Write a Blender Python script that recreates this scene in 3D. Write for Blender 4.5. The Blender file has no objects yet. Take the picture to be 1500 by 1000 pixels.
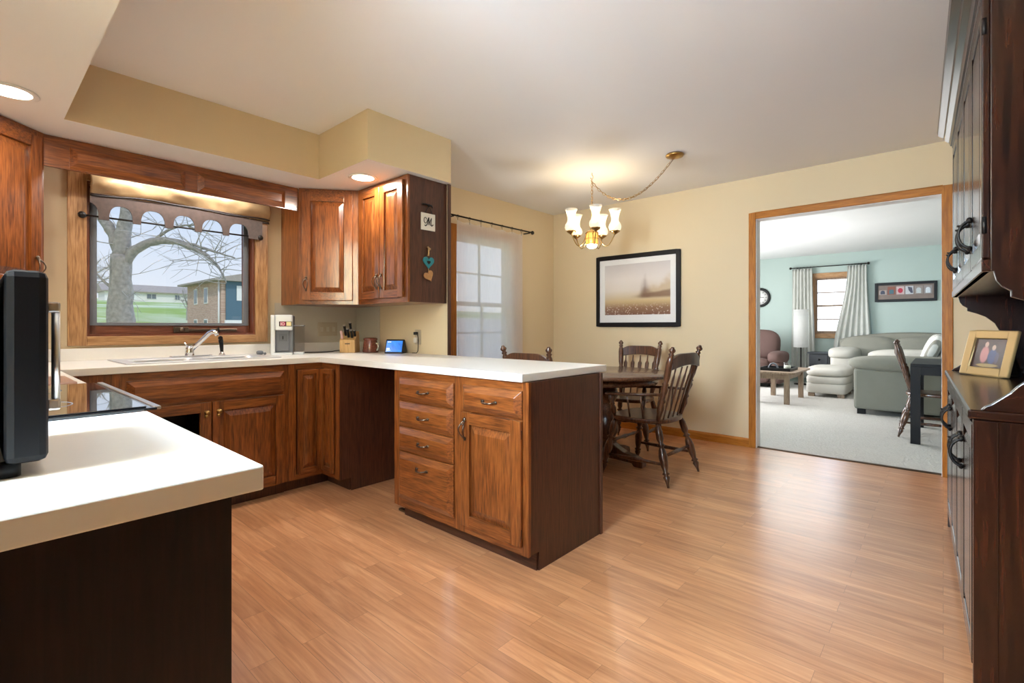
import bpy, bmesh, math, random
from mathutils import Matrix, Vector, Euler, noise as mnoise
random.seed(7)
R = math.radians
PI = math.pi
sc = bpy.context.scene
COL = sc.collection

# ---------------------------------------------------------------- camera
cam = bpy.data.cameras.new('camera')
cam.sensor_width = 36.0
cam.lens = 710.7 / 1500 * 36.0
cam.shift_y = -0.0144
cam.clip_start = 0.02
cam.clip_end = 600
camo = bpy.data.objects.new('camera', cam)
COL.objects.link(camo)
camo.location = (0, 0, 1.1264)
camo.rotation_euler = (PI / 2, 0, R(41.627))
sc.camera = camo

# ---------------------------------------------------------------- world, sun, exposure
w = bpy.data.worlds.new('sky')
sc.world = w
w.use_nodes = True
nt = w.node_tree
nt.nodes.clear()
tc = nt.nodes.new('ShaderNodeTexCoord')
sep = nt.nodes.new('ShaderNodeSeparateXYZ')
rmp = nt.nodes.new('ShaderNodeValToRGB')
rmp.color_ramp.elements[0].position = 0.0
rmp.color_ramp.elements[0].color = (0.88, 0.93, 1.0, 1)
rmp.color_ramp.elements[1].position = 0.6
rmp.color_ramp.elements[1].color = (0.42, 0.60, 0.95, 1)
e = rmp.color_ramp.elements.new(0.2)
e.color = (0.66, 0.79, 1.0, 1)
bg = nt.nodes.new('ShaderNodeBackground')
bg.inputs['Strength'].default_value = 1.05
wo = nt.nodes.new('ShaderNodeOutputWorld')
nt.links.new(tc.outputs['Generated'], sep.inputs[0])
nt.links.new(sep.outputs['Z'], rmp.inputs[0])
dp = nt.nodes.new('ShaderNodeVectorMath')
dp.operation = 'DOT_PRODUCT'
dp.inputs[1].default_value = (0.1, 0.99, 0.1)
nt.links.new(tc.outputs['Generated'], dp.inputs[0])
mr_ = nt.nodes.new('ShaderNodeMapRange')      # added brightening of the sky beyond the living room, for its floor glare
mr_.interpolation_type = 'SMOOTHSTEP'
mr_.inputs['From Min'].default_value = 0.45
mr_.inputs['From Max'].default_value = 0.9
mr_.inputs['To Min'].default_value = 0.52
mr_.inputs['To Max'].default_value = 1.5
nt.links.new(dp.outputs['Value'], mr_.inputs['Value'])
nt.links.new(mr_.outputs[0], bg.inputs['Strength'])
nt.links.new(rmp.outputs[0], bg.inputs[0])
nt.links.new(bg.outputs[0], wo.inputs[0])


def light(name, kind, loc, energy, color=(1, 1, 1), rot=(0, 0, 0), **kw):
    l = bpy.data.lights.new(name, kind)
    l.energy = energy
    l.color = color
    for k, v in kw.items():
        setattr(l, k, v)
    o = bpy.data.objects.new(name, l)
    COL.objects.link(o)
    o.location = loc
    o.rotation_euler = rot
    return o


light('sun', 'SUN', (10, -10, 30), 0.75, (1, 0.95, 0.86), (R(35), R(28), R(20)), angle=R(3))
# unseen fill lamps added in the hall and living room, daylight of its big side window
light('hall_pendant_light', 'POINT', (-1.15, -1.6, 1.55), 470, (0.57, 0.77, 1.0), shadow_soft_size=0.42)
light('hall_panel_light', 'AREA', (-1.09, -1.3, 2.49), 105, (0.57, 0.78, 1.0), (0, 0, 0), shape='RECTANGLE', size=0.6, size_y=1.5)
light('living_room_light', 'POINT', (-1.6, 8.2, 1.5), 15, (1, 0.97, 0.95), shadow_soft_size=0.55)
light('living_window_daylight', 'AREA', (-4.3, 8.2, 1.45), 98, (0.98, 0.98, 1), (0, R(-90), 0), shape='RECTANGLE', size=1.5, size_y=2.6)
sc.view_settings.view_transform = 'Standard'
sc.view_settings.look = 'None'
sc.view_settings.exposure = 0.95
sc.view_settings.gamma = 1.0
sc.view_settings.use_curve_mapping = False
sc.cycles.use_denoising = True
sc.cycles.max_bounces = 10
sc.cycles.diffuse_bounces = 6
sc.cycles.glossy_bounces = 5
sc.cycles.transparent_max_bounces = 16
sc.cycles.sample_clamp_indirect = 6.0
sc.cycles.caustics_reflective = False
sc.cycles.caustics_refractive = False


# ---------------------------------------------------------------- materials
def new_mat(name):
    m = bpy.data.materials.new(name)
    m.use_nodes = True
    n = m.node_tree
    b = n.nodes['Principled BSDF']
    return m, n, b


def rgba(c):
    return (c[0], c[1], c[2], 1.0)


def mix_node(n, a, b, fac, mode='MIX'):
    x = n.nodes.new('ShaderNodeMix')
    x.data_type = 'RGBA'
    x.blend_type = mode
    for sock, val in ((x.inputs[0], fac), (x.inputs[6], a), (x.inputs[7], b)):
        if hasattr(val, 'is_linked'):
            n.links.new(val, sock)
        elif isinstance(val, (int, float)):
            sock.default_value = val
        else:
            sock.default_value = rgba(val)
    return x.outputs[2]


def plain(name, c, rough=0.5, metal=0.0, spec=0.5, var=0.04, scale=12, bump=0.0, coat=0.0, coat_rough=0.1):
    """A single colour with a gentle noise variation."""
    m, n, b = new_mat(name)
    t = n.nodes.new('ShaderNodeTexCoord')
    ns = n.nodes.new('ShaderNodeTexNoise')
    ns.inputs['Scale'].default_value = scale
    ns.inputs['Detail'].default_value = 4
    n.links.new(t.outputs['Object'], ns.inputs['Vector'])
    lo = tuple(max(0, x * (1 - var)) for x in c)
    hi = tuple(min(1, x * (1 + var)) for x in c)
    n.links.new(mix_node(n, lo, hi, ns.outputs['Fac']), b.inputs['Base Color'])
    b.inputs['Roughness'].default_value = rough
    b.inputs['Metallic'].default_value = metal
    b.inputs['Specular IOR Level'].default_value = spec
    b.inputs['Coat Weight'].default_value = coat
    b.inputs['Coat Roughness'].default_value = coat_rough
    if bump:
        bp = n.nodes.new('ShaderNodeBump')
        bp.inputs['Strength'].default_value = bump
        bp.inputs['Distance'].default_value = 0.01
        n.links.new(ns.outputs['Fac'], bp.inputs['Height'])
        n.links.new(bp.outputs[0], b.inputs['Normal'])
    return m


def emit(name, c, strength):
    m, n, b = new_mat(name)
    b.inputs['Base Color'].default_value = rgba(c)
    b.inputs['Emission Color'].default_value = rgba(c)
    b.inputs['Emission Strength'].default_value = strength
    return m


def wood(name, dark, mid, light_c, axis='z', scale=1.0, rough=0.35, coat=0.3, ring=1.0, spec=0.5):
    """Oak like grain drawn out along one axis."""
    m, n, b = new_mat(name)
    t = n.nodes.new('ShaderNodeTexCoord')
    mp = n.nodes.new('ShaderNodeMapping')
    lng, shr = 1.1 * scale, 13.0 * scale
    mp.inputs['Scale'].default_value = {'x': (lng, shr, shr), 'y': (shr, lng, shr), 'z': (shr, shr, lng)}[axis]
    n.links.new(t.outputs['Object'], mp.inputs['Vector'])
    n1 = n.nodes.new('ShaderNodeTexNoise')
    n1.inputs['Scale'].default_value = 1.0
    n1.inputs['Detail'].default_value = 5
    n1.inputs['Roughness'].default_value = 0.6
    n1.inputs['Distortion'].default_value = 0.7 * ring
    n.links.new(mp.outputs[0], n1.inputs['Vector'])
    # cathedral rings: contour lines of the slow noise
    mt = n.nodes.new('ShaderNodeMath')
    mt.operation = 'MULTIPLY'
    mt.inputs[1].default_value = 26
    n.links.new(n1.outputs['Fac'], mt.inputs[0])
    fr = n.nodes.new('ShaderNodeMath')
    fr.operation = 'SINE'
    n.links.new(mt.outputs[0], fr.inputs[0])
    n2 = n.nodes.new('ShaderNodeTexNoise')
    n2.inputs['Scale'].default_value = 9.0
    n2.inputs['Detail'].default_value = 3
    n.links.new(mp.outputs[0], n2.inputs['Vector'])
    add = n.nodes.new('ShaderNodeMath')
    add.operation = 'MULTIPLY_ADD'
    add.inputs[1].default_value = 0.075
    n.links.new(fr.outputs[0], add.inputs[0])
    n.links.new(n2.outputs['Fac'], add.inputs[2])
    mp3 = n.nodes.new('ShaderNodeMapping')
    mp3.inputs['Scale'].default_value = {'x': (7, 260, 260), 'y': (260, 7, 260), 'z': (260, 260, 7)}[axis]
    n.links.new(t.outputs['Object'], mp3.inputs['Vector'])
    n3 = n.nodes.new('ShaderNodeTexNoise')
    n3.inputs['Scale'].default_value = 1.0
    n3.inputs['Detail'].default_value = 2
    n.links.new(mp3.outputs[0], n3.inputs['Vector'])
    pore = n.nodes.new('ShaderNodeMapRange')
    pore.inputs['From Min'].default_value = 0.56
    pore.inputs['From Max'].default_value = 0.70
    pore.inputs['To Max'].default_value = 0.55
    n.links.new(n3.outputs['Fac'], pore.inputs['Value'])
    rp = n.nodes.new('ShaderNodeValToRGB')
    el = rp.color_ramp.elements
    el[0].position = 0.25
    el[0].color = rgba(dark)
    el[1].position = 0.78
    el[1].color = rgba(light_c)
    q = el.new(0.5)
    q.color = rgba(mid)
    n.links.new(add.outputs[0], rp.inputs[0])
    n.links.new(mix_node(n, rp.outputs[0], dark, pore.outputs[0]), b.inputs['Base Color'])
    b.inputs['Roughness'].default_value = rough
    b.inputs['Specular IOR Level'].default_value = spec
    b.inputs['Coat Weight'].default_value = coat
    b.inputs['Coat Roughness'].default_value = 0.14
    b.inputs['Coat IOR'].default_value = 1.6
    bp = n.nodes.new('ShaderNodeBump')
    bp.inputs['Strength'].default_value = 0.06
    bp.inputs['Distance'].default_value = 0.004
    n.links.new(add.outputs[0], bp.inputs['Height'])
    n.links.new(bp.outputs[0], b.inputs['Normal'])
    return m


def glass_mat(name, tint=(1, 1, 1), gloss=0.06, rough=0.0):
    """Thin window glass: clear with a faint mirror."""
    m, n, b = new_mat(name)
    n.nodes.remove(b)
    tr = n.nodes.new('ShaderNodeBsdfTransparent')
    tr.inputs[0].default_value = rgba(tint)
    gl = n.nodes.new('ShaderNodeBsdfGlossy')
    gl.inputs['Roughness'].default_value = rough
    lw = n.nodes.new('ShaderNodeLayerWeight')
    pw = n.nodes.new('ShaderNodeMath')
    pw.operation = 'POWER'
    pw.inputs[1].default_value = 4.0
    n.links.new(lw.outputs['Facing'], pw.inputs[0])
    fz = n.nodes.new('ShaderNodeMath')
    fz.operation = 'MULTIPLY_ADD'
    fz.inputs[1].default_value = 0.5
    fz.inputs[2].default_value = gloss * 0.5
    n.links.new(pw.outputs[0], fz.inputs[0])
    mx = n.nodes.new('ShaderNodeMixShader')
    n.links.new(fz.outputs[0], mx.inputs[0])
    n.links.new(tr.outputs[0], mx.inputs[1])
    n.links.new(gl.outputs[0], mx.inputs[2])
    n.links.new(mx.outputs[0], n.nodes['Material Output'].inputs[0])
    return m


def cloth_sheer(name, c, see=0.45, glow=0.4):
    m, n, b = new_mat(name)
    n.nodes.remove(b)
    tr = n.nodes.new('ShaderNodeBsdfTransparent')
    df = n.nodes.new('ShaderNodeBsdfDiffuse')
    tl = n.nodes.new('ShaderNodeBsdfTranslucent')
    t = n.nodes.new('ShaderNodeTexCoord')
    mp = n.nodes.new('ShaderNodeMapping')
    mp.inputs['Scale'].default_value = (40, 40, 6)
    ns = n.nodes.new('ShaderNodeTexNoise')
    ns.inputs['Scale'].default_value = 1.5
    n.links.new(t.outputs['Object'], mp.inputs[0])
    n.links.new(mp.outputs[0], ns.inputs['Vector'])
    col = mix_node(n, tuple(x * 0.9 for x in c), c, ns.outputs['Fac'])
    n.links.new(col, df.inputs[0])
    n.links.new(col, tl.inputs[0])
    m1 = n.nodes.new('ShaderNodeMixShader')
    m1.inputs[0].default_value = glow
    n.links.new(df.outputs[0], m1.inputs[1])
    n.links.new(tl.outputs[0], m1.inputs[2])
    m2 = n.nodes.new('ShaderNodeMixShader')
    m2.inputs[0].default_value = see
    n.links.new(m1.outputs[0], m2.inputs[1])
    n.links.new(tr.outputs[0], m2.inputs[2])
    n.links.new(m2.outputs[0], n.nodes['Material Output'].inputs[0])
    return m


def floor_mat():
    m, n, b = new_mat('laminate_planks')
    t = n.nodes.new('ShaderNodeTexCoord')
    mp = n.nodes.new('ShaderNodeMapping')
    n.links.new(t.outputs['Object'], mp.inputs[0])
    br = n.nodes.new('ShaderNodeTexBrick')
    br.offset = 0.37
    br.offset_frequency = 2
    br.inputs['Scale'].default_value = 1.0
    br.inputs['Brick Width'].default_value = 0.85
    br.inputs['Row Height'].default_value = 0.088
    br.inputs['Mortar Size'].default_value = 0.0006
    br.inputs['Mortar Smooth'].default_value = 0.2
    br.inputs['Bias'].default_value = 0.0
    br.inputs['Color1'].default_value = (0, 0, 0, 1)
    br.inputs['Color2'].default_value = (1, 1, 1, 1)
    br.inputs['Mortar'].default_value = (0.2, 0.2, 0.2, 1)
    n.links.new(mp.outputs[0], br.inputs['Vector'])
    # grain runs with the boards, shifted from board to board
    mp2 = n.nodes.new('ShaderNodeMapping')
    mp2.inputs['Scale'].default_value = (1.6, 22, 1)
    av = n.nodes.new('ShaderNodeVectorMath')
    av.operation = 'ADD'
    sh = n.nodes.new('ShaderNodeVectorMath')
    sh.operation = 'SCALE'
    sh.inputs['Scale'].default_value = 7.0
    n.links.new(br.outputs['Color'], sh.inputs[0])
    n.links.new(t.outputs['Object'], av.inputs[0])
    n.links.new(sh.outputs[0], av.inputs[1])
    n.links.new(av.outputs[0], mp2.inputs[0])
    ns = n.nodes.new('ShaderNodeTexNoise')
    ns.inputs['Scale'].default_value = 1.6
    ns.inputs['Detail'].default_value = 6
    ns.inputs['Roughness'].default_value = 0.62
    ns.inputs['Distortion'].default_value = 0.8
    n.links.new(mp2.outputs[0], ns.inputs['Vector'])
    rp = n.nodes.new('ShaderNodeValToRGB')
    el = rp.color_ramp.elements
    el[0].position = 0.3
    el[0].color = (0.47, 0.20, 0.085, 1)
    el[1].position = 0.72
    el[1].color = (0.76, 0.405, 0.21, 1)
    q = el.new(0.52)
    q.color = (0.63, 0.30, 0.14, 1)
    n.links.new(ns.outputs['Fac'], rp.inputs[0])
    tone = mix_node(n, (0.86, 0.83, 0.82), (1.10, 1.09, 1.08), br.outputs['Color'])
    c1 = mix_node(n, rp.outputs[0], tone, 1.0, 'MULTIPLY')
    c2 = mix_node(n, c1, (0.24, 0.11, 0.05), br.outputs['Fac'])
    n.links.new(c2, b.inputs['Base Color'])
    b.inputs['Roughness'].default_value = 0.34
    b.inputs['Specular IOR Level'].default_value = 0.6
    b.inputs['Coat Weight'].default_value = 0.8
    b.inputs['Coat Roughness'].default_value = 0.22
    return m


def carpet_mat():
    m, n, b = new_mat('carpet_pile')
    t = n.nodes.new('ShaderNodeTexCoord')
    ns = n.nodes.new('ShaderNodeTexNoise')
    ns.inputs['Scale'].default_value = 60
    ns.inputs['Detail'].default_value = 4
    n.links.new(t.outputs['Object'], ns.inputs['Vector'])
    n2 = n.nodes.new('ShaderNodeTexNoise')
    n2.inputs['Scale'].default_value = 9
    n2.inputs['Detail'].default_value = 3
    n.links.new(t.outputs['Object'], n2.inputs['Vector'])
    c = mix_node(n, (0.36, 0.34, 0.31), (0.78, 0.76, 0.72), ns.outputs['Fac'])
    c2 = mix_node(n, c, (0.62, 0.60, 0.56), n2.outputs['Fac'])
    n.links.new(c2, b.inputs['Base Color'])
    b.inputs['Roughness'].default_value = 0.95
    b.inputs['Specular IOR Level'].default_value = 0.1
    bp = n.nodes.new('ShaderNodeBump')
    bp.inputs['Strength'].default_value = 0.8
    bp.inputs['Distance'].default_value = 0.02
    n.links.new(ns.outputs['Fac'], bp.inputs['Height'])
    n.links.new(bp.outputs[0], b.inputs['Normal'])
    return m


def brick_mat():
    m, n, b = new_mat('house_brick')
    t = n.nodes.new('ShaderNodeTexCoord')
    mp = n.nodes.new('ShaderNodeMapping')
    mp.inputs['Rotation'].default_value = (R(90), 0, 0)
    n.links.new(t.outputs['Object'], mp.inputs[0])
    br = n.nodes.new('ShaderNodeTexBrick')
    br.inputs['Scale'].default_value = 1.0
    br.inputs['Brick Width'].default_value = 0.30
    br.inputs['Row Height'].default_value = 0.10
    br.inputs['Mortar Size'].default_value = 0.012
    br.inputs['Color1'].default_value = (0.50, 0.28, 0.20, 1)
    br.inputs['Color2'].default_value = (0.66, 0.44, 0.32, 1)
    br.inputs['Mortar'].default_value = (0.62, 0.55, 0.48, 1)
    n.links.new(mp.outputs[0], br.inputs['Vector'])
    n.links.new(br.outputs['Color'], b.inputs['Base Color'])
    b.inputs['Roughness'].default_value = 0.9
    return m


def lawn_mat():
    m, n, b = new_mat('lawn')
    t = n.nodes.new('ShaderNodeTexCoord')
    ns = n.nodes.new('ShaderNodeTexNoise')
    ns.inputs['Scale'].default_value = 0.07
    ns.inputs['Detail'].default_value = 6
    n.links.new(t.outputs['Object'], ns.inputs['Vector'])
    rp = n.nodes.new('ShaderNodeValToRGB')
    el = rp.color_ramp.elements
    el[0].position = 0.40
    el[0].color = (0.30, 0.42, 0.09, 1)
    el[1].position = 0.62
    el[1].color = (0.68, 0.72, 0.52, 1)
    n.links.new(ns.outputs['Fac'], rp.inputs[0])
    n.links.new(rp.outputs[0], b.inputs['Base Color'])
    b.inputs['Roughness'].default_value = 1.0
    return m


def landscape_mat():
    """A misty meadow print: pale sky, dim trees at the right, flowers below."""
    m, n, b = new_mat('meadow_print')
    t = n.nodes.new('ShaderNodeTexCoord')
    sp = n.nodes.new('ShaderNodeSeparateXYZ')
    n.links.new(t.outputs['Generated'], sp.inputs[0])
    rp = n.nodes.new('ShaderNodeValToRGB')
    el = rp.color_ramp.elements
    el[0].position = 0.0
    el[0].color = (0.20, 0.09, 0.06, 1)
    el[1].position = 1.0
    el[1].color = (0.60, 0.56, 0.55, 1)
    for p_, c in ((0.14, (0.30, 0.16, 0.09)), (0.27, (0.62, 0.47, 0.24)), (0.36, (0.66, 0.55, 0.40)), (0.48, (0.74, 0.67, 0.60)), (0.7, (0.76, 0.70, 0.66))):
        q = el.new(p_)
        q.color = rgba(c)
    n.links.new(sp.outputs['Z'], rp.inputs[0])

    def math_(op, a, b_=None, c=None):
        x = n.nodes.new('ShaderNodeMath')
        x.operation = op
        for i, v in enumerate((a, b_, c)):
            if v is None:
                continue
            if hasattr(v, 'is_linked'):
                n.links.new(v, x.inputs[i])
            else:
                x.inputs[i].default_value = v
        return x.outputs[0]

    def smooth(v, lo, hi):
        x = n.nodes.new('ShaderNodeMapRange')
        x.interpolation_type = 'SMOOTHSTEP'
        n.links.new(v, x.inputs['Value'])
        x.inputs['From Min'].default_value = lo
        x.inputs['From Max'].default_value = hi
        return x.outputs[0]
    ns = n.nodes.new('ShaderNodeTexNoise')
    ns.inputs['Scale'].default_value = 7
    ns.inputs['Detail'].default_value = 6
    n.links.new(t.outputs['Object'], ns.inputs['Vector'])
    # tree mass: higher towards the right
    hgt = math_('MULTIPLY_ADD', sp.outputs['X'], 0.62, 0.10)
    hgt2 = math_('ADD', hgt, math_('MULTIPLY', math_('SUBTRACT', ns.outputs['Fac'], 0.5), 0.45))
    below = smooth(math_('SUBTRACT', hgt2, sp.outputs['Z']), -0.08, 0.14)
    above = smooth(sp.outputs['Z'], 0.30, 0.36)
    right = smooth(sp.outputs['X'], 0.35, 0.75)
    mask = math_('MULTIPLY', math_('MULTIPLY', below, above), math_('MULTIPLY', right, 0.75))
    c1 = mix_node(n, rp.outputs[0], (0.55, 0.40, 0.22), mask)
    # a dark spruce and bushes at its foot
    dx = math_('ABSOLUTE', math_('SUBTRACT', sp.outputs['X'], 0.63))
    spr = math_('SUBTRACT', math_('MULTIPLY', math_('SUBTRACT', 0.72, sp.outputs['Z']), 0.22), dx)
    spm = math_('MULTIPLY', smooth(math_('ADD', spr, math_('MULTIPLY', math_('SUBTRACT', ns.outputs['Fac'], 0.5), 0.12)), -0.05, 0.07), above)
    c2 = mix_node(n, c1, (0.22, 0.12, 0.08), math_('MULTIPLY', spm, 0.8))
    hb = math_('MULTIPLY_ADD', sp.outputs['X'], 0.16, 0.28)
    bush = math_('MULTIPLY', smooth(math_('SUBTRACT', math_('ADD', hb, math_('MULTIPLY', ns.outputs['Fac'], 0.08)), sp.outputs['Z']), 0.0, 0.05), above)
    c3 = mix_node(n, c2, (0.20, 0.10, 0.06), math_('MULTIPLY', math_('MULTIPLY', bush, right), 0.8))
    # flowers
    vo = n.nodes.new('ShaderNodeTexVoronoi')
    vo.inputs['Scale'].default_value = 42
    n.links.new(t.outputs['Object'], vo.inputs['Vector'])
    fl = math_('MULTIPLY', smooth(vo.outputs['Distance'], 0.34, 0.22), smooth(sp.outputs['Z'], 0.26, 0.14))
    c4 = mix_node(n, c3, (0.78, 0.68, 0.58), math_('MULTIPLY', fl, 0.7))
    n.links.new(c4, b.inputs['Base Color'])
    b.inputs['Roughness'].default_value = 0.35
    return m


def blobs_mat(name, base, blobs, noise_c):
    """A small photo print made of soft coloured spots: (x, z, rx, rz, colour) in 0..1 of the print."""
    m, n, b = new_mat(name)
    t = n.nodes.new('ShaderNodeTexCoord')
    ns = n.nodes.new('ShaderNodeTexNoise')
    ns.inputs['Scale'].default_value = 18
    ns.inputs['Detail'].default_value = 5
    n.links.new(t.outputs['Object'], ns.inputs['Vector'])
    c = mix_node(n, base, noise_c, ns.outputs['Fac'])
    for (x, z, rx, rz, cc) in blobs:
        mp = n.nodes.new('ShaderNodeMapping')
        mp.inputs['Location'].default_value = (-x / rx, 0, -z / rz)
        mp.inputs['Scale'].default_value = (1 / rx, 0, 1 / rz)
        n.links.new(t.outputs['Generated'], mp.inputs[0])
        ln = n.nodes.new('ShaderNodeVectorMath')
        ln.operation = 'LENGTH'
        n.links.new(mp.outputs[0], ln.inputs[0])
        mr = n.nodes.new('ShaderNodeMapRange')
        mr.interpolation_type = 'SMOOTHSTEP'
        mr.inputs['From Min'].default_value = 1.1
        mr.inputs['From Max'].default_value = 0.75
        n.links.new(ln.outputs['Value'], mr.inputs['Value'])
        c = mix_node(n, c, cc, mr.outputs[0])
    n.links.new(c, b.inputs['Base Color'])
    b.inputs['Roughness'].default_value = 0.25
    return m


# cabinet oak: warm brown, grain along each axis
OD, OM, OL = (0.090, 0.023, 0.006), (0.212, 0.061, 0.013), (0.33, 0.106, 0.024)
M = {}
for ax in 'xyz':
    M['oak_' + ax] = wood('oak_' + ax, OD, OM, OL, ax, rough=0.30, coat=0.55, spec=0.4)
    M['ebony_' + ax] = wood('ebony_' + ax, (0.004, 0.002, 0.0015), (0.009, 0.0035, 0.0025), (0.014, 0.006, 0.004), ax, rough=0.5, coat=0.0, spec=0.3)  # much darker copy of the dark oak, for the near end panel
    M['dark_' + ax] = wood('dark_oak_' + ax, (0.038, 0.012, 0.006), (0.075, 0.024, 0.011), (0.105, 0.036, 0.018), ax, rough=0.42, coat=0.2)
    M['casing_' + ax] = wood('golden_casing_' + ax, (0.30, 0.10, 0.010), (0.42, 0.15, 0.016), (0.52, 0.20, 0.026), ax, rough=0.42, coat=0.05, spec=0.25)
    M['lightoak_' + ax] = wood('light_oak_' + ax, (0.24, 0.11, 0.04), (0.42, 0.22, 0.09), (0.55, 0.32, 0.15), ax, rough=0.4, coat=0.2)
    M['mahog_' + ax] = wood('mahogany_' + ax, (0.10, 0.028, 0.014), (0.17, 0.050, 0.024), (0.24, 0.08, 0.04), ax, rough=0.35, coat=0.3)
    M['hutch_' + ax] = wood('hutch_' + ax, (0.006, 0.0025, 0.0015), (0.024, 0.0065, 0.003), (0.046, 0.012, 0.005), ax, scale=0.55, rough=0.24, coat=0.3, ring=0.7, spec=0.35)
M['chair'] = wood('chair_wood', (0.028, 0.011, 0.006), (0.095, 0.035, 0.015), (0.17, 0.066, 0.028), 'z', rough=0.3, coat=0.35)
M['tablewood'] = wood('table_wood', (0.05, 0.02, 0.010), (0.12, 0.048, 0.022), (0.18, 0.08, 0.035), 'x', rough=0.25, coat=0.4)
M['tan_wood'] = wood('tan_wood', (0.17, 0.11, 0.07), (0.30, 0.21, 0.14), (0.40, 0.29, 0.2), 'z', rough=0.5, coat=0.1)
M['block'] = wood('block_wood', (0.55, 0.32, 0.12), (0.70, 0.44, 0.18), (0.80, 0.54, 0.25), 'z', rough=0.5, coat=0.1)
M['wall'] = plain('cream_wall_paint', (0.67, 0.545, 0.355), 0.75, var=0.015, scale=3)
M['mint'] = plain('mint_wall_paint', (0.45, 0.545, 0.51), 0.8, var=0.015, scale=3)
M['ceil'] = plain('ceiling_paint', (0.84, 0.84, 0.84), 0.7, var=0.015, scale=2)
M['white'] = plain('white_paint', (0.84, 0.83, 0.81), 0.5, var=0.01)
M['counter'] = plain('laminate_counter', (0.80, 0.78, 0.74), 0.32, var=0.02, scale=60)
M['backsplash'] = plain('laminate_backsplash', (0.56, 0.52, 0.44), 0.35, var=0.02, scale=40)
M['floor'] = floor_mat()
M['carpet'] = carpet_mat()
M['glass'] = glass_mat('window_glass')
M['clear'] = glass_mat('clear_plastic', (0.90, 0.90, 0.88), 0.06)
M['black'] = plain('black_plastic', (0.009, 0.009, 0.010), 0.45, spec=0.3)
M['blackgloss'] = plain('black_gloss', (0.006, 0.006, 0.007), 0.12, coat=0.4, coat_rough=0.06)
M['ovenblack'] = plain('oven_black', (0.004, 0.004, 0.005), 0.42, spec=0.22)
M['iron'] = plain('black_iron', (0.022, 0.018, 0.016), 0.45, metal=0.6)
M['cooktop'] = plain('cooktop_glass', (0.010, 0.010, 0.011), 0.03, spec=0.9, coat=1.0, coat_rough=0.01)
M['steel'] = plain('brushed_steel', (0.60, 0.58, 0.55), 0.28, metal=1.0, scale=80)
M['chrome'] = plain('chrome', (0.78, 0.78, 0.78), 0.10, metal=1.0)
M['sink'] = plain('sink_steel', (0.72, 0.72, 0.72), 0.34, metal=0.55)
M['brass'] = plain('aged_brass', (0.42, 0.26, 0.09), 0.30, metal=1.0)
M['bronze'] = plain('pewter_bronze', (0.16, 0.12, 0.09), 0.32, metal=1.0)
M['silver'] = plain('silver_plastic', (0.68, 0.71, 0.74), 0.3, metal=0.2)
M['greyplastic'] = plain('grey_plastic', (0.16, 0.17, 0.19), 0.4)
M['almond'] = plain('almond_plate', (0.48, 0.41, 0.31), 0.4)
M['sofa'] = plain('sage_microfibre', (0.25, 0.245, 0.205), 0.9, var=0.12, scale=5, bump=0.25)
M['sofalight'] = plain('pale_microfibre', (0.52, 0.50, 0.45), 0.9, var=0.10, scale=5, bump=0.25)
M['recliner'] = plain('brown_microfibre', (0.115, 0.065, 0.055), 0.8, var=0.16, scale=6, bump=0.25)
M['slate'] = plain('slate_paint', (0.035, 0.040, 0.048), 0.45)
M['espresso'] = plain('espresso_finish', (0.008, 0.006, 0.006), 0.5, spec=0.25)
M['shade'] = cloth_sheer('paper_shade', (0.90, 0.90, 0.88), 0.05, 0.5)
M['sheer'] = cloth_sheer('sheer_curtain_cloth', (0.95, 0.92, 0.89), 0.22, 0.6)
M['drape'] = plain('grey_green_drape', (0.56, 0.57, 0.53), 0.9, var=0.10, scale=9)
M['gold'] = plain('bronze_satin', (0.40, 0.275, 0.145), 0.36, var=0.7, scale=8)
M['goldtrim'] = plain('taupe_satin', (0.085, 0.058, 0.050), 0.5, var=0.5, scale=40)
M['foldtrim'] = plain('dark_trim_cloth', (0.03, 0.025, 0.024), 0.5, var=0.3, scale=30)
M['bark'] = plain('bark', (0.30, 0.275, 0.24), 0.95, var=0.55, scale=14, bump=1.0)
M['twig'] = plain('twig', (0.42, 0.39, 0.35), 0.95, var=0.1)
M['pot'] = plain('mottled_red_ceramic', (0.16, 0.045, 0.028), 0.25, var=0.8, scale=70, coat=0.3)
M['heart'] = plain('teal_paint', (0.02, 0.22, 0.26), 0.4)
M['tile'] = plain('ivory_tile', (0.72, 0.68, 0.60), 0.4)
M['twine'] = plain('twine', (0.45, 0.28, 0.12), 0.8)
M['pinkwood'] = plain('rosy_board', (0.40, 0.22, 0.17), 0.3, var=0.1, scale=30)
M['metal_wire'] = plain('dark_metal_wire', (0.09, 0.06, 0.035), 0.35, metal=0.8)


def amber():
    m, n, b = new_mat('amber_glass')
    b.inputs['Base Color'].default_value = (0.75, 0.42, 0.10, 1)
    b.inputs['Transmission Weight'].default_value = 0.6
    b.inputs['Roughness'].default_value = 0.2
    b.inputs['Emission Color'].default_value = (1.0, 0.55, 0.14, 1)
    b.inputs['Emission Strength'].default_value = 0.45
    return m


M['amber'] = amber()


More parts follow.
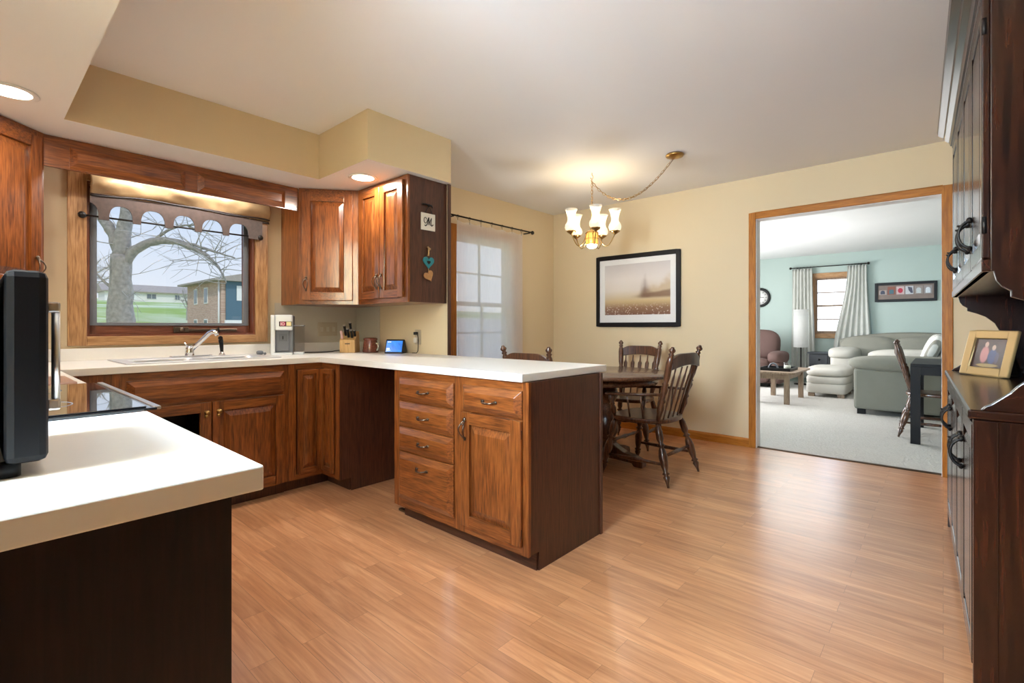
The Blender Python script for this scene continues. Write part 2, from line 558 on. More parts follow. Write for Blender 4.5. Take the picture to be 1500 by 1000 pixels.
# ---------------------------------------------------------------- mesh builder
class MB:
    def __init__(self, M_=None):
        self.v = []
        self.f = []
        self.s = []
        self.mi = []
        self.M = M_ or Matrix.Identity(4)

    def add(self, vs, fs, smooth=False, mi=0):
        o = len(self.v)
        self.v += [self.M @ Vector(p) for p in vs]
        for q in fs:
            self.f.append([i + o for i in q])
            self.s.append(smooth)
            self.mi.append(mi)
        return self

    def box(self, x0, x1, y0, y1, z0, z1, mi=0):
        vs = [(x, y, z) for z in (z0, z1) for (x, y) in ((x0, y0), (x1, y0), (x1, y1), (x0, y1))]
        return self.add(vs, [(3, 2, 1, 0), (4, 5, 6, 7), (0, 1, 5, 4), (1, 2, 6, 5), (2, 3, 7, 6), (3, 0, 4, 7)], mi=mi)

    def frustum(self, x0, x1, y0, y1, z0, z1, ins, mi=0, back=True):
        """base rectangle at z0, top rectangle inset by ins at z1"""
        vs = [(x0, y0, z0), (x1, y0, z0), (x1, y1, z0), (x0, y1, z0),
              (x0 + ins, y0 + ins, z1), (x1 - ins, y0 + ins, z1), (x1 - ins, y1 - ins, z1), (x0 + ins, y1 - ins, z1)]
        return self.add(vs, [(3, 2, 1, 0), (4, 5, 6, 7), (0, 1, 5, 4), (1, 2, 6, 5), (2, 3, 7, 6), (3, 0, 4, 7)], mi=mi)

    def prism(self, poly, h0, h1, axis='z', mi=0, smooth=False):
        def p3(a, b, h):
            return {'z': (a, b, h), 'y': (a, h, b), 'x': (h, a, b)}[axis]
        n = len(poly)
        vs = [p3(a, b, h0) for a, b in poly] + [p3(a, b, h1) for a, b in poly]
        self.add(vs, [tuple(range(n - 1, -1, -1)), tuple(range(n, 2 * n))], mi=mi)
        return self.add(vs, [(i, (i + 1) % n, n + (i + 1) % n, n + i) for i in range(n)], smooth, mi)

    def lathe(self, prof, c=(0, 0, 0), seg=20, M_=None, smooth=True, mi=0, closed=True):
        vs = []
        n = len(prof)
        Mx = M_ or Matrix.Identity(4)
        for r, z in prof:
            for k in range(seg):
                a = 2 * PI * k / seg
                p = Mx @ Vector((r * math.cos(a), r * math.sin(a), z))
                vs.append((p.x + c[0], p.y + c[1], p.z + c[2]))
        fs = [(i * seg + k, i * seg + (k + 1) % seg, (i + 1) * seg + (k + 1) % seg, (i + 1) * seg + k) for i in range(n - 1) for k in range(seg)]
        self.add(vs, fs, smooth, mi)
        if closed:
            self.add([vs[k] for k in range(seg)], [tuple(range(seg - 1, -1, -1))], False, mi)
            self.add([vs[(n - 1) * seg + k] for k in range(seg)], [tuple(range(seg))], False, mi)
        return self

    def turned(self, a, b, prof, seg=12, mi=0):
        """lathe a profile of (t 0..1, r) between two points"""
        a, b = Vector(a), Vector(b)
        d = b - a
        q = d.to_track_quat('Z', 'Y').to_matrix().to_4x4()
        L = d.length
        return self.lathe([(r, t * L) for t, r in prof], tuple(a), seg, q, True, mi)

    def cyl(self, a, b, r0, r1=None, seg=12, mi=0):
        return self.turned(a, b, [(0, r0), (1, r0 if r1 is None else r1)], seg, mi)

    def tube(self, pts, r, seg=8, closed=False, mi=0):
        pts = [Vector(p) for p in pts]
        n = len(pts)
        vs = []
        up = Vector((0.13, 0.21, 0.97))
        for i, p in enumerate(pts):
            if closed:
                t = (pts[(i + 1) % n] - pts[i - 1])
            else:
                t = pts[min(i + 1, n - 1)] - pts[max(i - 1, 0)]
            t.normalize()
            u = up - t * up.dot(t)
            if u.length < 0.05:
                u = Vector((1, 0, 0)) - t * t.x
            u.normalize()
            up = u
            w_ = t.cross(u)
            rr = r[i] if isinstance(r, (list, tuple)) else r
            for k in range(seg):
                a = 2 * PI * k / seg
                vs.append(tuple(p + (u * math.cos(a) + w_ * math.sin(a)) * rr))
        m = n if closed else n - 1
        fs = [(i * seg + k, i * seg + (k + 1) % seg, ((i + 1) % n) * seg + (k + 1) % seg, ((i + 1) % n) * seg + k) for i in range(m) for k in range(seg)]
        self.add(vs, fs, True, mi)
        if not closed:
            self.add(vs[:seg], [tuple(range(seg - 1, -1, -1))], False, mi)
            self.add(vs[-seg:], [tuple(range(seg))], False, mi)
        return self

    def ball(self, c, r, seg=14, rings=9, mi=0, sc_=(1, 1, 1)):
        pr = [(max(1e-4, r * math.sin(PI * i / rings)), -r * math.cos(PI * i / rings)) for i in range(rings + 1)]
        S = Matrix.Diagonal((sc_[0], sc_[1], sc_[2], 1))
        return self.lathe(pr, c, seg, S, True, mi)

    def pillow(self, c, s, n=3.5, seg=28, rings=16, M_=None, mi=0, sag=0.0):
        """super-ellipsoid cushion, half sizes s"""
        def sp(x, e):
            return math.copysign(abs(x) ** e, x)
        e = 2.0 / n
        vs = []
        Mx = M_ or Matrix.Identity(4)
        for i in range(rings + 1):
            ph = -PI / 2 + PI * i / rings
            for k in range(seg):
                th = 2 * PI * k / seg
                p = Vector((s[0] * sp(math.cos(ph), e) * sp(math.cos(th), e), s[1] * sp(math.cos(ph), e) * sp(math.sin(th), e), s[2] * sp(math.sin(ph), e)))
                if sag:
                    p.z *= 1 - sag * (abs(p.x / s[0]) ** 2 + abs(p.y / s[1]) ** 2) / 2
                p = Mx @ p
                vs.append((p.x + c[0], p.y + c[1], p.z + c[2]))
        fs = [(i * seg + k, i * seg + (k + 1) % seg, (i + 1) * seg + (k + 1) % seg, (i + 1) * seg + k) for i in range(rings) for k in range(seg)]
        return self.add(vs, fs, True, mi)

    def cells(self, xs, ys, inside, z0, z1, mi=0):
        """slab made of the grid cells for which inside(xm, ym) holds"""
        nx, ny = len(xs) - 1, len(ys) - 1
        ins = {(i, j): inside((xs[i] + xs[i + 1]) / 2, (ys[j] + ys[j + 1]) / 2) for i in range(nx) for j in range(ny)}
        for (i, j), q in ins.items():
            if not q:
                continue
            x0, x1, y0, y1 = xs[i], xs[i + 1], ys[j], ys[j + 1]
            self.add([(x0, y0, z0), (x1, y0, z0), (x1, y1, z0), (x0, y1, z0)], [(3, 2, 1, 0)], mi=mi)
            self.add([(x0, y0, z1), (x1, y0, z1), (x1, y1, z1), (x0, y1, z1)], [(0, 1, 2, 3)], mi=mi)
            for di, dj, a, b in ((-1, 0, (x0, y0), (x0, y1)), (1, 0, (x1, y0), (x1, y1)), (0, -1, (x0, y0), (x1, y0)), (0, 1, (x0, y1), (x1, y1))):
                if not ins.get((i + di, j + dj), False):
                    self.add([(a[0], a[1], z0), (b[0], b[1], z0), (b[0], b[1], z1), (a[0], a[1], z1)], [(0, 1, 2, 3)], mi=mi)
        return self

    def grid(self, fn, nu, nv, mi=0, closed_u=False):
        vs = [fn(i / nu, j / nv) for j in range(nv + 1) for i in range(nu + 1)]
        fs = [(j * (nu + 1) + i, j * (nu + 1) + i + 1, (j + 1) * (nu + 1) + i + 1, (j + 1) * (nu + 1) + i) for j in range(nv) for i in range(nu)]
        return self.add(vs, fs, True, mi)

    def build(self, name, mats, parent=None, bevel=0.0, thick=0.0, label=None, kind=None, world=True, weld=True):
        me = bpy.data.meshes.new(name)
        inv = Matrix.Identity(4)
        if parent is not None and world:
            inv = root_matrix(parent).inverted()
        org = Vector((0, 0, 0))
        vs = [inv @ p for p in self.v]
        if parent is None:                      # own origin at the bottom centre
            lo = Vector([min(p[i] for p in vs) for i in range(3)])
            hi = Vector([max(p[i] for p in vs) for i in range(3)])
            if kind != 'structure':
                org = Vector(((lo.x + hi.x) / 2, (lo.y + hi.y) / 2, lo.z))
            vs = [p - org for p in vs]
        me.from_pydata([tuple(p) for p in vs], [], self.f)
        me.polygons.foreach_set('use_smooth', self.s)
        me.polygons.foreach_set('material_index', self.mi)
        if weld:
            bm = bmesh.new()
            bm.from_mesh(me)
            bmesh.ops.remove_doubles(bm, verts=bm.verts, dist=2e-5)
            bmesh.ops.recalc_face_normals(bm, faces=bm.faces)
            bm.to_mesh(me)
            bm.free()
        for m in (mats if isinstance(mats, (list, tuple)) else [mats]):
            me.materials.append(M[m] if isinstance(m, str) else m)
        o = bpy.data.objects.new(name, me)
        COL.objects.link(o)
        o.location = org
        if parent is not None:
            o.parent = parent
        if thick:
            md = o.modifiers.new('solid', 'SOLIDIFY')
            md.thickness = thick
            md.offset = 0
        if bevel:
            md = o.modifiers.new('bevel', 'BEVEL')
            md.width = bevel
            md.segments = 2
            md.limit_method = 'ANGLE'
            md.angle_limit = R(35)
        if label:
            o['label'] = label
        if kind:
            o['kind'] = kind
        return o


def root_matrix(o):
    m = Matrix.Identity(4)
    while o is not None:
        m = Matrix.Translation(o.location) @ o.rotation_euler.to_matrix().to_4x4() @ m
        o = o.parent
    return m


def tag(o, label, cat, group=None):
    o['label'] = label
    o['category'] = cat
    if group:
        o['group'] = group
    return o


def thing(name, label, cat, loc=(0, 0, 0), rotz=0.0, group=None):
    o = bpy.data.objects.new(name, None)
    o.empty_display_size = 0.1
    COL.objects.link(o)
    o.location = loc
    o.rotation_euler = (0, 0, rotz)
    return tag(o, label, cat, group)


def copy_tree(o, parent=None):
    c = o.copy()
    COL.objects.link(c)
    c.parent = parent
    for ch in list(o.children):
        copy_tree(ch, c)
    return c


def struct(name, mb, mats, parent=None, bevel=0.0, **k):
    return mb.build(name, mats, parent, bevel=bevel, kind='structure' if parent is None else None, **k)


def axes(o, u, n):
    """face frame: local x along u, local y up, local z out along n"""
    u, n = Vector(u), Vector(n)
    return Matrix(((u.x, 0, n.x, o[0]), (u.y, 0, n.y, o[1]), (u.z, 1, n.z, o[2]), (0, 0, 0, 1)))


# ---------------------------------------------------------------- key dimensions
SX, DX, YW, YD, ZC, RX = -4.05, -3.64, 2.40, 4.876, 2.517, 0.60
YL, LZ = 11.3, 2.56            # living room far wall, its ceiling
# ---------------------------------------------------------------- the setting
mb = MB().cells([-4.2, RX + 0.12, 2.72], [-2.75, 1.2, YD + 0.05], lambda x, y: x < RX or y < 1.2, -0.12, 0.0)
struct('floor', mb, 'floor')
mb = MB().box(-4.4, 1.7, YD + 0.05, YL + 0.12, -0.12, 0.004)
struct('floor_living', mb, 'carpet')
mb = MB().box(-4.5, 2.72, -2.75, YD + 0.12, ZC, ZC + 0.25)
struct('ceiling', mb, 'ceil')
mb = MB().box(-4.5, 1.8, YD + 0.12, YL + 0.3, LZ, LZ + 0.25)
struct('ceiling_living', mb, 'ceil')


def wall_x(name, x0, x1, y0, y1, z1, holes, mats, mi_fn=None):
    """wall slab between x0 and x1 running along y with rectangular holes (ya, yb, za, zb)"""
    ys = sorted({y0, y1} | {h[0] for h in holes} | {h[1] for h in holes})
    zs = sorted({0.0, z1} | {h[2] for h in holes} | {h[3] for h in holes})
    m = MB(Matrix(((0, 0, 1, 0), (1, 0, 0, 0), (0, 1, 0, 0), (0, 0, 0, 1))))
    m.cells(ys, zs, lambda y, z: not any(h[0] < y < h[1] and h[2] < z < h[3] for h in holes), x0, x1)
    return struct(name, m, mats)


def wall_y(name, y0, y1, x0, x1, z1, holes, mats, z0=0.0):
    xs = sorted({x0, x1} | {h[0] for h in holes} | {h[1] for h in holes})
    zs = sorted({z0, z1} | {h[2] for h in holes} | {h[3] for h in holes})
    m = MB(Matrix(((1, 0, 0, 0), (0, 0, 1, 0), (0, 1, 0, 0), (0, 0, 0, 1))))
    m.cells(xs, zs, lambda x, z: not any(h[0] < x < h[1] and h[2] < z < h[3] for h in holes), y0, y1)
    return struct(name, m, mats)


W1 = (0.505, 1.51, 1.065, 2.05)          # kitchen window opening (y, z)
W2 = (3.245, 4.09, 0.70, 2.06)           # dining window
wall_x('wall_left', SX - 0.15, SX, -0.52, YW, ZC, [W1], 'wall')
wall_x('wall_dining_left', DX - 0.15, DX, YW + 0.02, YD, ZC, [W2], 'wall')
o = MB().box(SX, -2.777, YW, YW + 0.02, 0, ZC).build('wall_partition', 'wall', kind='structure')
MB().box(-2.777, -2.768, YW - 0.004, YW + 0.024, 0.914, 2.195).build('trim_1', 'dark_z', kind='structure')
DOOR = (-1.30, -0.005, 0.0, 2.125)
wall_y('wall_far', YD, YD + 0.06, DX - 0.15, RX + 0.12, ZC, [DOOR], 'wall')
wall_y('wall_far_living_side', YD + 0.06, YD + 0.12, -4.4, 1.7, LZ, [DOOR], 'mint')
wall_y('wall_side_return', 1.08, 1.20, RX + 0.12, 2.6, ZC, [], 'wall')
wall_x('wall_side', 2.6, 2.72, -2.75, 1.2, ZC, [], 'wall')
wall_x('wall_right', RX, RX + 0.12, 1.08, YD, ZC, [], 'wall')
wall_y('wall_back', -0.52, -0.37, SX, -1.48, ZC, [], 'wall')
wall_x('wall_hall', -1.63, -1.48, -2.6, -0.52, ZC, [], 'wall')
wall_x('wall_hall_right', -0.70, -0.60, -2.6, -0.45, ZC, [], 'wall')  # unseen wall added to keep the hall fill off the right side
wall_y('wall_rear', -2.75, -2.6, -1.63, 2.6, ZC, [], 'wall')
LW = (-1.93, -1.33, 0.98, 2.10)
wall_y('wall_living_far', YL, YL + 0.15, -4.4, 1.7, LZ, [LW], 'mint')
LBW = (7.0, 9.5, 0.75, 2.15)
wall_x('wall_living_left', -4.55, -4.4, YD + 0.12, YL + 0.15, LZ, [LBW], 'mint')
wall_x('wall_living_right', 1.7, 1.85, YD + 0.12, YL + 0.15, LZ, [], 'mint')

# soffits: yellow sides, white underside
P = [(SX, -0.37), (-1.45, -0.37), (-1.45, 0.335), (-3.385, 0.335), (-3.385, 1.70), (-2.74, 1.70), (-2.74, YW), (SX, YW)]
mb = MB()
n = len(P)
mb.add([(x, y, 2.195) for x, y in P], [tuple(range(n))], mi=1)
mb.add([(x, y, 2.195) for x, y in P] + [(x, y, ZC) for x, y in P], [(i, (i + 1) % n, n + (i + 1) % n, n + i) for i in range(n)])
struct('ceiling_soffit', mb, ['wall', 'ceil'])

# door casing, baseboards, threshold
mb = MB()
for x0, x1 in ((-1.36, -1.30), (-0.005, 0.055)):
    mb.prism([(x0, 0), (x1, 0), (x1, 2.185 if x0 < -1 else 2.185), (x0, 2.185)], YD - 0.018, YD, 'y')
mb.box(-1.30, -0.005, YD - 0.018, YD, 2.125, 2.185, mi=1)
struct('door_1', mb, ['casing_z', 'casing_x'], bevel=0.004)
mb = MB().box(-1.30, -1.296, YD, YD + 0.12, 0, 2.125).box(-0.009, -0.005, YD, YD + 0.12, 0, 2.125).box(-1.30, -0.005, YD, YD + 0.12, 2.121, 2.125)
struct('trim_2', mb, 'white')
mb = MB().prism([(0, 0), (0.014, 0), (0.014, 0.07), (0.006, 0.085), (0, 0.085)], 0, 1, 'y')
m2 = MB()
prof = [(0, 0), (0.014, 0), (0.014, 0.065), (0.007, 0.082), (0, 0.082)]
m2.prism([(YD - a, b) for a, b in prof], DX, -1.36, 'x')
struct('baseboard_far', m2, 'casing_x')
m2 = MB().prism([(DX + a, b) for a, b in prof], YW + 0.02, YD - 0.014, 'y')
struct('baseboard_dining_left', m2, 'casing_y')
m2 = MB().prism([(RX - a, b) for a, b in prof], 3.8, YD, 'y')
struct('baseboard_right', m2, 'casing_y')
m2 = MB().prism([(YD - a, b) for a, b in prof], 0.055, RX - 0.014, 'x')
struct('baseboard_far_right', m2, 'casing_x')
mb = MB().prism([(YD + 0.03, 0.0), (YD + 0.075, 0.0), (YD + 0.065, 0.009), (YD + 0.04, 0.009)], -1.296, -0.009, 'x')
struct('trim_3', mb, 'bronze')


# ---------------------------------------------------------------- windows
def frame_yz(mb, x0, x1, ya, yb, za, zb, wl, wb, wt, mi_v=0, mi_h=1):
    mb.box(x0, x1, ya, ya + wl, za, zb, mi_v)
    mb.box(x0, x1, yb - wl, yb, za, zb, mi_v)
    mb.box(x0, x1, ya + wl, yb - wl, za, za + wb, mi_h)
    mb.box(x0, x1, ya + wl, yb - wl, zb - wt, zb, mi_h)
    return mb


def frame_xz(mb, y0, y1, xa, xb, za, zb, wl, wb, wt, mi_v=0, mi_h=1):
    mb.box(xa, xa + wl, y0, y1, za, zb, mi_v)
    mb.box(xb - wl, xb, y0, y1, za, zb, mi_v)
    mb.box(xa + wl, xb - wl, y0, y1, za, za + wb, mi_h)
    mb.box(xa + wl, xb - wl, y0, y1, zb - wt, zb, mi_h)
    return mb


t = bpy.data.objects.new('window_1', None)
COL.objects.link(t)
t['kind'] = 'structure'
t.location = (SX, 1.0, 1.0)
mb = frame_yz(MB(), SX, SX + 0.022, 0.414, 1.60, 1.008, 2.14, 0.091, 0.057, 0.09)
mb.build('casing', ['lightoak_z', 'lightoak_y'], t, bevel=0.003)
mb = frame_yz(MB(), SX - 0.15, SX, W1[0], W1[1], W1[2], W1[3], 0.014, 0.014, 0.014)
mb.build('jamb', ['mahog_z', 'mahog_y'], t)
mb = frame_yz(MB(), SX - 0.115, SX - 0.07, 0.519, 1.496, 1.079, 2.036, 0.040, 0.075, 0.05)
mb.build('sash', ['mahog_z', 'mahog_y'], t, bevel=0.003)
MB().box(SX - 0.095, SX - 0.091, 0.559, 1.456, 1.154, 1.986).build('pane', 'glass', t)
mb = frame_yz(MB(), SX - 0.068, SX - 0.062, 0.53, 1.485, 1.135, 2.02, 0.035, 0.018, 0.02, 0, 0)
mb.build('screen_frame', 'greyplastic', t)
mb = MB().box(SX - 0.07, SX - 0.045, 0.985, 1.075, 1.085, 1.125).box(SX - 0.07, SX - 0.055, 1.075, 1.40, 1.092, 1.112)
mb.ball((SX - 0.04, 1.03, 1.105), 0.017, sc_=(0.7, 1, 1))
mb.build('crank_operator', 'bronze', t, bevel=0.003, label='dark metal crank operator')
MB().box(SX - 0.055, SX - 0.044, 1.262, 1.274, 1.083, 1.124).build('lock_lever', 'chrome', t, label='small metal lever')

t = bpy.data.objects.new('window_2', None)
COL.objects.link(t)
t['kind'] = 'structure'
t.location = (DX, 3.7, 0.7)
frame_yz(MB(), DX, DX + 0.02, 3.155, 4.18, 0.61, 2.15, 0.09, 0.09, 0.09).build('casing', ['casing_z', 'casing_y'], t, bevel=0.003)
frame_yz(MB(), DX - 0.15, DX, W2[0], W2[1], W2[2], W2[3], 0.012, 0.012, 0.012, 0, 0).build('jamb', 'white', t)
sa = frame_yz(MB(), DX - 0.11, DX - 0.075, 3.257, 4.078, 1.345, 2.048, 0.04, 0.04, 0.04, 0, 0)
sa.box(DX - 0.105, DX - 0.08, 3.66, 3.675, 1.385, 2.008).box(DX - 0.105, DX - 0.08, 3.297, 4.038, 1.68, 1.695)
sa.build('upper_sash', 'white', t)
sb = frame_yz(MB(), DX - 0.07, DX - 0.035, 3.257, 4.078, 0.712, 1.385, 0.04, 0.05, 0.04, 0, 0)
sb.box(DX - 0.065, DX - 0.04, 3.66, 3.675, 0.76, 1.345).box(DX - 0.065, DX - 0.04, 3.297, 4.038, 1.055, 1.07)
sb.build('lower_sash', 'white', t)
MB().box(DX - 0.094, DX - 0.091, 3.29, 4.045, 1.38, 2.01).build('pane', 'glass', t)
MB().box(DX - 0.054, DX - 0.051, 3.29, 4.045, 0.76, 1.35).build('pane', 'glass', t)

t = bpy.data.objects.new('window_3', None)
COL.objects.link(t)
t['kind'] = 'structure'
t.location = (-1.63, YL, 1)
frame_xz(MB(), YL - 0.02, YL, -2.01, -1.25, 0.90, 2.19, 0.08, 0.08, 0.09).build('casing', ['lightoak_z', 'lightoak_x'], t, bevel=0.003)
frame_xz(MB(), YL, YL + 0.15, LW[0], LW[1], LW[2], LW[3], 0.012, 0.012, 0.012).build('jamb', ['lightoak_z', 'lightoak_x'], t)
sa = frame_xz(MB(), YL + 0.06, YL + 0.09, -1.918, -1.342, 0.992, 2.088, 0.03, 0.05, 0.03, 0, 0)
for z, h in ((1.262, 0.020), (1.525, 0.036), (1.795, 0.020)):
    sa.box(-1.89, -1.37, YL + 0.065, YL + 0.085, z, z + h)
sa.build('sash', 'tan_wood', t)
MB().box(-1.89, -1.37, YL + 0.074, YL + 0.077, 1.03, 2.06).build('pane', 'glass', t)
# half lowered pale roller blind behind it
t4 = bpy.data.objects.new('window_4', None)
COL.objects.link(t4)
t4['kind'] = 'structure'
t4.location = (-4.4, 8.25, 0.75)
frame_yz(MB(), -4.4, -4.38, 6.9, 9.6, 0.65, 2.25, 0.1, 0.1, 0.1).build('casing', ['lightoak_z', 'lightoak_y'], t4, bevel=0.003)
sa = frame_yz(MB(), -4.5, -4.46, 7.0, 9.5, 0.75, 2.15, 0.05, 0.05, 0.05, 0, 0)
sa.box(-4.49, -4.47, 7.8, 7.85, 0.8, 2.1).box(-4.49, -4.47, 8.65, 8.7, 0.8, 2.1)
sa.build('sash', 'white', t4)
MB().box(-4.482, -4.478, 7.05, 9.45, 0.8, 2.1).build('pane', 'glass', t4)


# ---------------------------------------------------------------- cabinet fronts and hardware
def hgrain(F):
    u = F.to_3x3() @ Vector((1, 0, 0))
    return 'x' if abs(u.x) > abs(u.y) else 'y'


def bail_pull(parent, F, x, y, w_=0.085, name='pull'):
    m = MB(F)
    h = w_ / 2
    pts = []
    for i in range(9):
        s = -1 + i / 4
        pts.append((x + h * s, y - 0.006 * (1 - s * s), 0.024 * (1 - abs(s) ** 3) + 0.002))
    m.tube(pts, [0.0036 + 0.002 * math.cos(i * 1.6) ** 2 for i in range(9)], 8)
    for s in (-1, 1):
        m.ball((x + h * s, y, 0.004), 0.008, 10, 6, sc_=(1.3, 1, 0.6))
        m.frustum(x + h * s - 0.010, x + h * s + 0.010, y - 0.006, y + 0.006, 0, 0.005, 0.003)
    return m.build(name, 'bronze', parent, label='dark bronze bail pull')


def cage_pull(parent, F, x, y, L=0.095, name='pull'):
    m = MB(F)
    m.ball((x, y + L * 0.5, 0.006), 0.010, 10, 6, sc_=(1, 1.3, 0.7))
    m.ball((x, y - L * 0.5, 0.006), 0.008, 10, 6, sc_=(1, 1.3, 0.7))
    for s in (-1, 1):
        pts = []
        for i in range(11):
            q = i / 10
            pts.append((x + s * 0.017 * math.sin(PI * q), y + L * 0.5 - L * q, 0.006 + 0.026 * math.sin(PI * q)))
        m.tube(pts, 0.0033, 7)
    m.tube([(x - 0.012, y + L * 0.33, 0.02), (x, y + L * 0.28, 0.030), (x + 0.012, y + L * 0.33, 0.02)], 0.003, 6)
    return m.build(name, 'bronze', parent, label='dark bronze twisted bail pull')


def knob(parent, F, x, y, name='knob'):
    m = MB(F)
    m.lathe([(0.013, 0.0), (0.013, 0.003), (0.006, 0.006), (0.006, 0.014), (0.014, 0.022), (0.012, 0.030), (0.001, 0.033)], (x, y, 0), 14)
    m.lathe([(0.010, 0.0), (0.010, 0.004), (0.008, 0.008), (0.001, 0.012)], (x, y - 0.024, 0), 12)
    return m.build(name, 'brass', parent, label='brass knob with a backplate')


def door(parent, F, x0, x1, y0, y1, panel=True, st=0.058, pull=None, name='door', hinge=None):
    """frame and raised panel door in the face frame F"""
    hx = 'oak_' + hgrain(F)
    m = MB(F)
    d0, d1 = 0.002, 0.020
    m.box(x0, x0 + st, y0, y1, d0, d1, 0)
    m.box(x1 - st, x1, y0, y1, d0, d1, 0)
    m.box(x0 + st, x1 - st, y0, y0 + st, d0, d1, 1)
    m.box(x0 + st, x1 - st, y1 - st, y1, d0, d1, 1)
    d = m.build(name, ['oak_z', hx], parent, bevel=0.003)
    if panel:
        q = MB(F)
        q.box(x0 + st, x1 - st, y0 + st, y1 - st, d0, d0 + 0.003)
        ins = min(0.036, (x1 - x0 - 2 * st) * 0.3)
        q.frustum(x0 + st + 0.003, x1 - st - 0.003, y0 + st + 0.003, y1 - st - 0.003, d0 + 0.003, d1 - 0.001, ins)
        q.build('raised_panel', 'oak_z', d)
    if hinge is not None:
        for yy in (y0 + 0.06, y1 - 0.06):
            MB(F).cyl((hinge, yy - 0.02, d1 * 0.6), (hinge, yy + 0.02, d1 * 0.6), 0.005, seg=8).build('hinge', 'iron', d)
    if pull:
        Fp = F @ Matrix.Translation((0, 0, d1))
        pull[0](d, Fp, pull[1], pull[2])
    return d


def drawer(parent, F, x0, x1, y0, y1, pull=True, ins=0.034, name='drawer', tall_pull=None):
    hx = 'oak_' + hgrain(F)
    m = MB(F)
    m.box(x0, x1, y0, y1, 0.002, 0.010)
    m.frustum(x0, x1, y0, y1, 0.008, 0.029, ins)
    d = m.build(name, hx, parent, bevel=0.0015)
    if pull:
        bail_pull(d, F @ Matrix.Translation((0, 0, 0.029)), (x0 + x1) / 2 + (0.01 if tall_pull is None else 0), (y0 + y1) / 2 if tall_pull is None else tall_pull)
    return d


def face_frame(parent, F, rects, name='face_frame'):
    m = MB(F)
    for (x0, x1, y0, y1, g) in rects:
        m.box(x0, x1, y0, y1, -0.018, 0.0, g)
    return m.build(name, ['oak_z', 'oak_' + hgrain(F)], parent)


# ---- peninsula cabinet (drawers and door, end panel)
pen = thing('peninsula_cabinet', 'dark oak base cabinet with five drawers and one door under the jutting counter end', 'cabinet', (-1.91, 2.0, 0))
F = axes((0, 1.678, 0), (1, 0, 0), (0, -1, 0))
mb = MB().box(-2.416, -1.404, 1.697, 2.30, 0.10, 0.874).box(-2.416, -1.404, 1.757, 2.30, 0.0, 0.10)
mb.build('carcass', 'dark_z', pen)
face_frame(pen, F, [(-2.418, -2.352, 0.087, 0.874, 0), (-1.895, -1.810, 0.087, 0.874, 0), (-1.432, -1.392, 0.087, 0.874, 0),
                    (-2.352, -1.895, 0.087, 0.145, 1), (-1.810, -1.432, 0.087, 0.145, 1), (-2.352, -1.895, 0.83, 0.874, 1), (-1.810, -1.432, 0.83, 0.874, 1),
                    (-2.352, -1.895, 0.685, 0.715, 1), (-2.352, -1.895, 0.54, 0.57, 1), (-2.352, -1.895, 0.395, 0.425, 1), (-1.81, -1.432, 0.68, 0.72, 1)])
for z0, z1 in ((0.704, 0.835), (0.558, 0.698), (0.415, 0.552)):
    drawer(pen, F, -2.360, -1.887, z0, z1)
drawer(pen, F, -2.360, -1.887, 0.138, 0.410, tall_pull=0.345)
drawer(pen, F, -1.818, -1.424, 0.705, 0.835)
door(pen, F, -1.818, -1.424, 0.128, 0.697, pull=(cage_pull, -1.786, 0.615), hinge=-1.428)
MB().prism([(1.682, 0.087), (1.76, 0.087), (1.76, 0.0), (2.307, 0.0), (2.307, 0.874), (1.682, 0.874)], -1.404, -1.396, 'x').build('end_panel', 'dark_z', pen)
MB().box(-1.396, -1.388, 2.287, 2.307, 0, 0.874).build('corner_trim', 'dark_z', pen)
MB().box(-2.416, -1.404, 1.75, 1.757, 0, 0.087).build('toe_kick', 'dark_x', pen)
MB().box(-3.05, -1.404, 2.302, 2.312, 0, 0.874).build('back_panel', 'dark_z', pen)
o = MB().box(-2.50, -2.33, 1.765, 1.79, 0, 0.012).build('floor_vent', 'bronze')
tag(o, 'small flat metal floor strip poking out under the left end of the peninsula drawers', 'strip')

# ---- sink base cabinet
sb_ = thing('sink_cabinet', 'dark oak sink base cabinet with false front and two brass knobbed doors', 'cabinet', (-3.65, 0.95, 0))
F = axes((-3.29, 0, 0), (0, 1, 0), (1, 0, 0))
mb = MB().box(-4.02, -3.31, 0.345, 0.36, 0.09, 0.874).box(-4.02, -3.31, 1.425, 1.44, 0.09, 0.874).box(-4.02, -3.31, 0.36, 1.425, 0.09, 0.11)
mb.box(-4.03, -4.02, 0.345, 1.44, 0.09, 0.874).box(-3.37, -3.36, 0.345, 1.44, 0, 0.09)
mb.build('carcass', 'dark_z', sb_)
face_frame(sb_, F, [(0.345, 0.58, 0.087, 0.874, 0), (1.40, 1.44, 0.087, 0.874, 0), (0.58, 1.40, 0.087, 0.10, 1), (0.58, 1.40, 0.665, 0.70, 1), (0.58, 1.40, 0.825, 0.874, 1), (0.965, 0.995, 0.10, 0.665, 0)])
drawer(sb_, F, 0.572, 1.408, 0.690, 0.832, pull=False, name='false_front')
Dd = door(sb_, F, 0.572, 0.976, 0.092, 0.676, panel=False, pull=(knob, 0.948, 0.618))
Dd['label'] = 'door whose panel is missing, a dark opening in its frame'
MB(F).box(0.63, 0.918, 0.15, 0.618, -0.30, -0.29).build('dark_liner', 'black', sb_)  # black sheet standing in for the shade inside the open cabinet
door(sb_, F, 0.982, 1.408, 0.092, 0.676, pull=(knob, 1.014, 0.618))

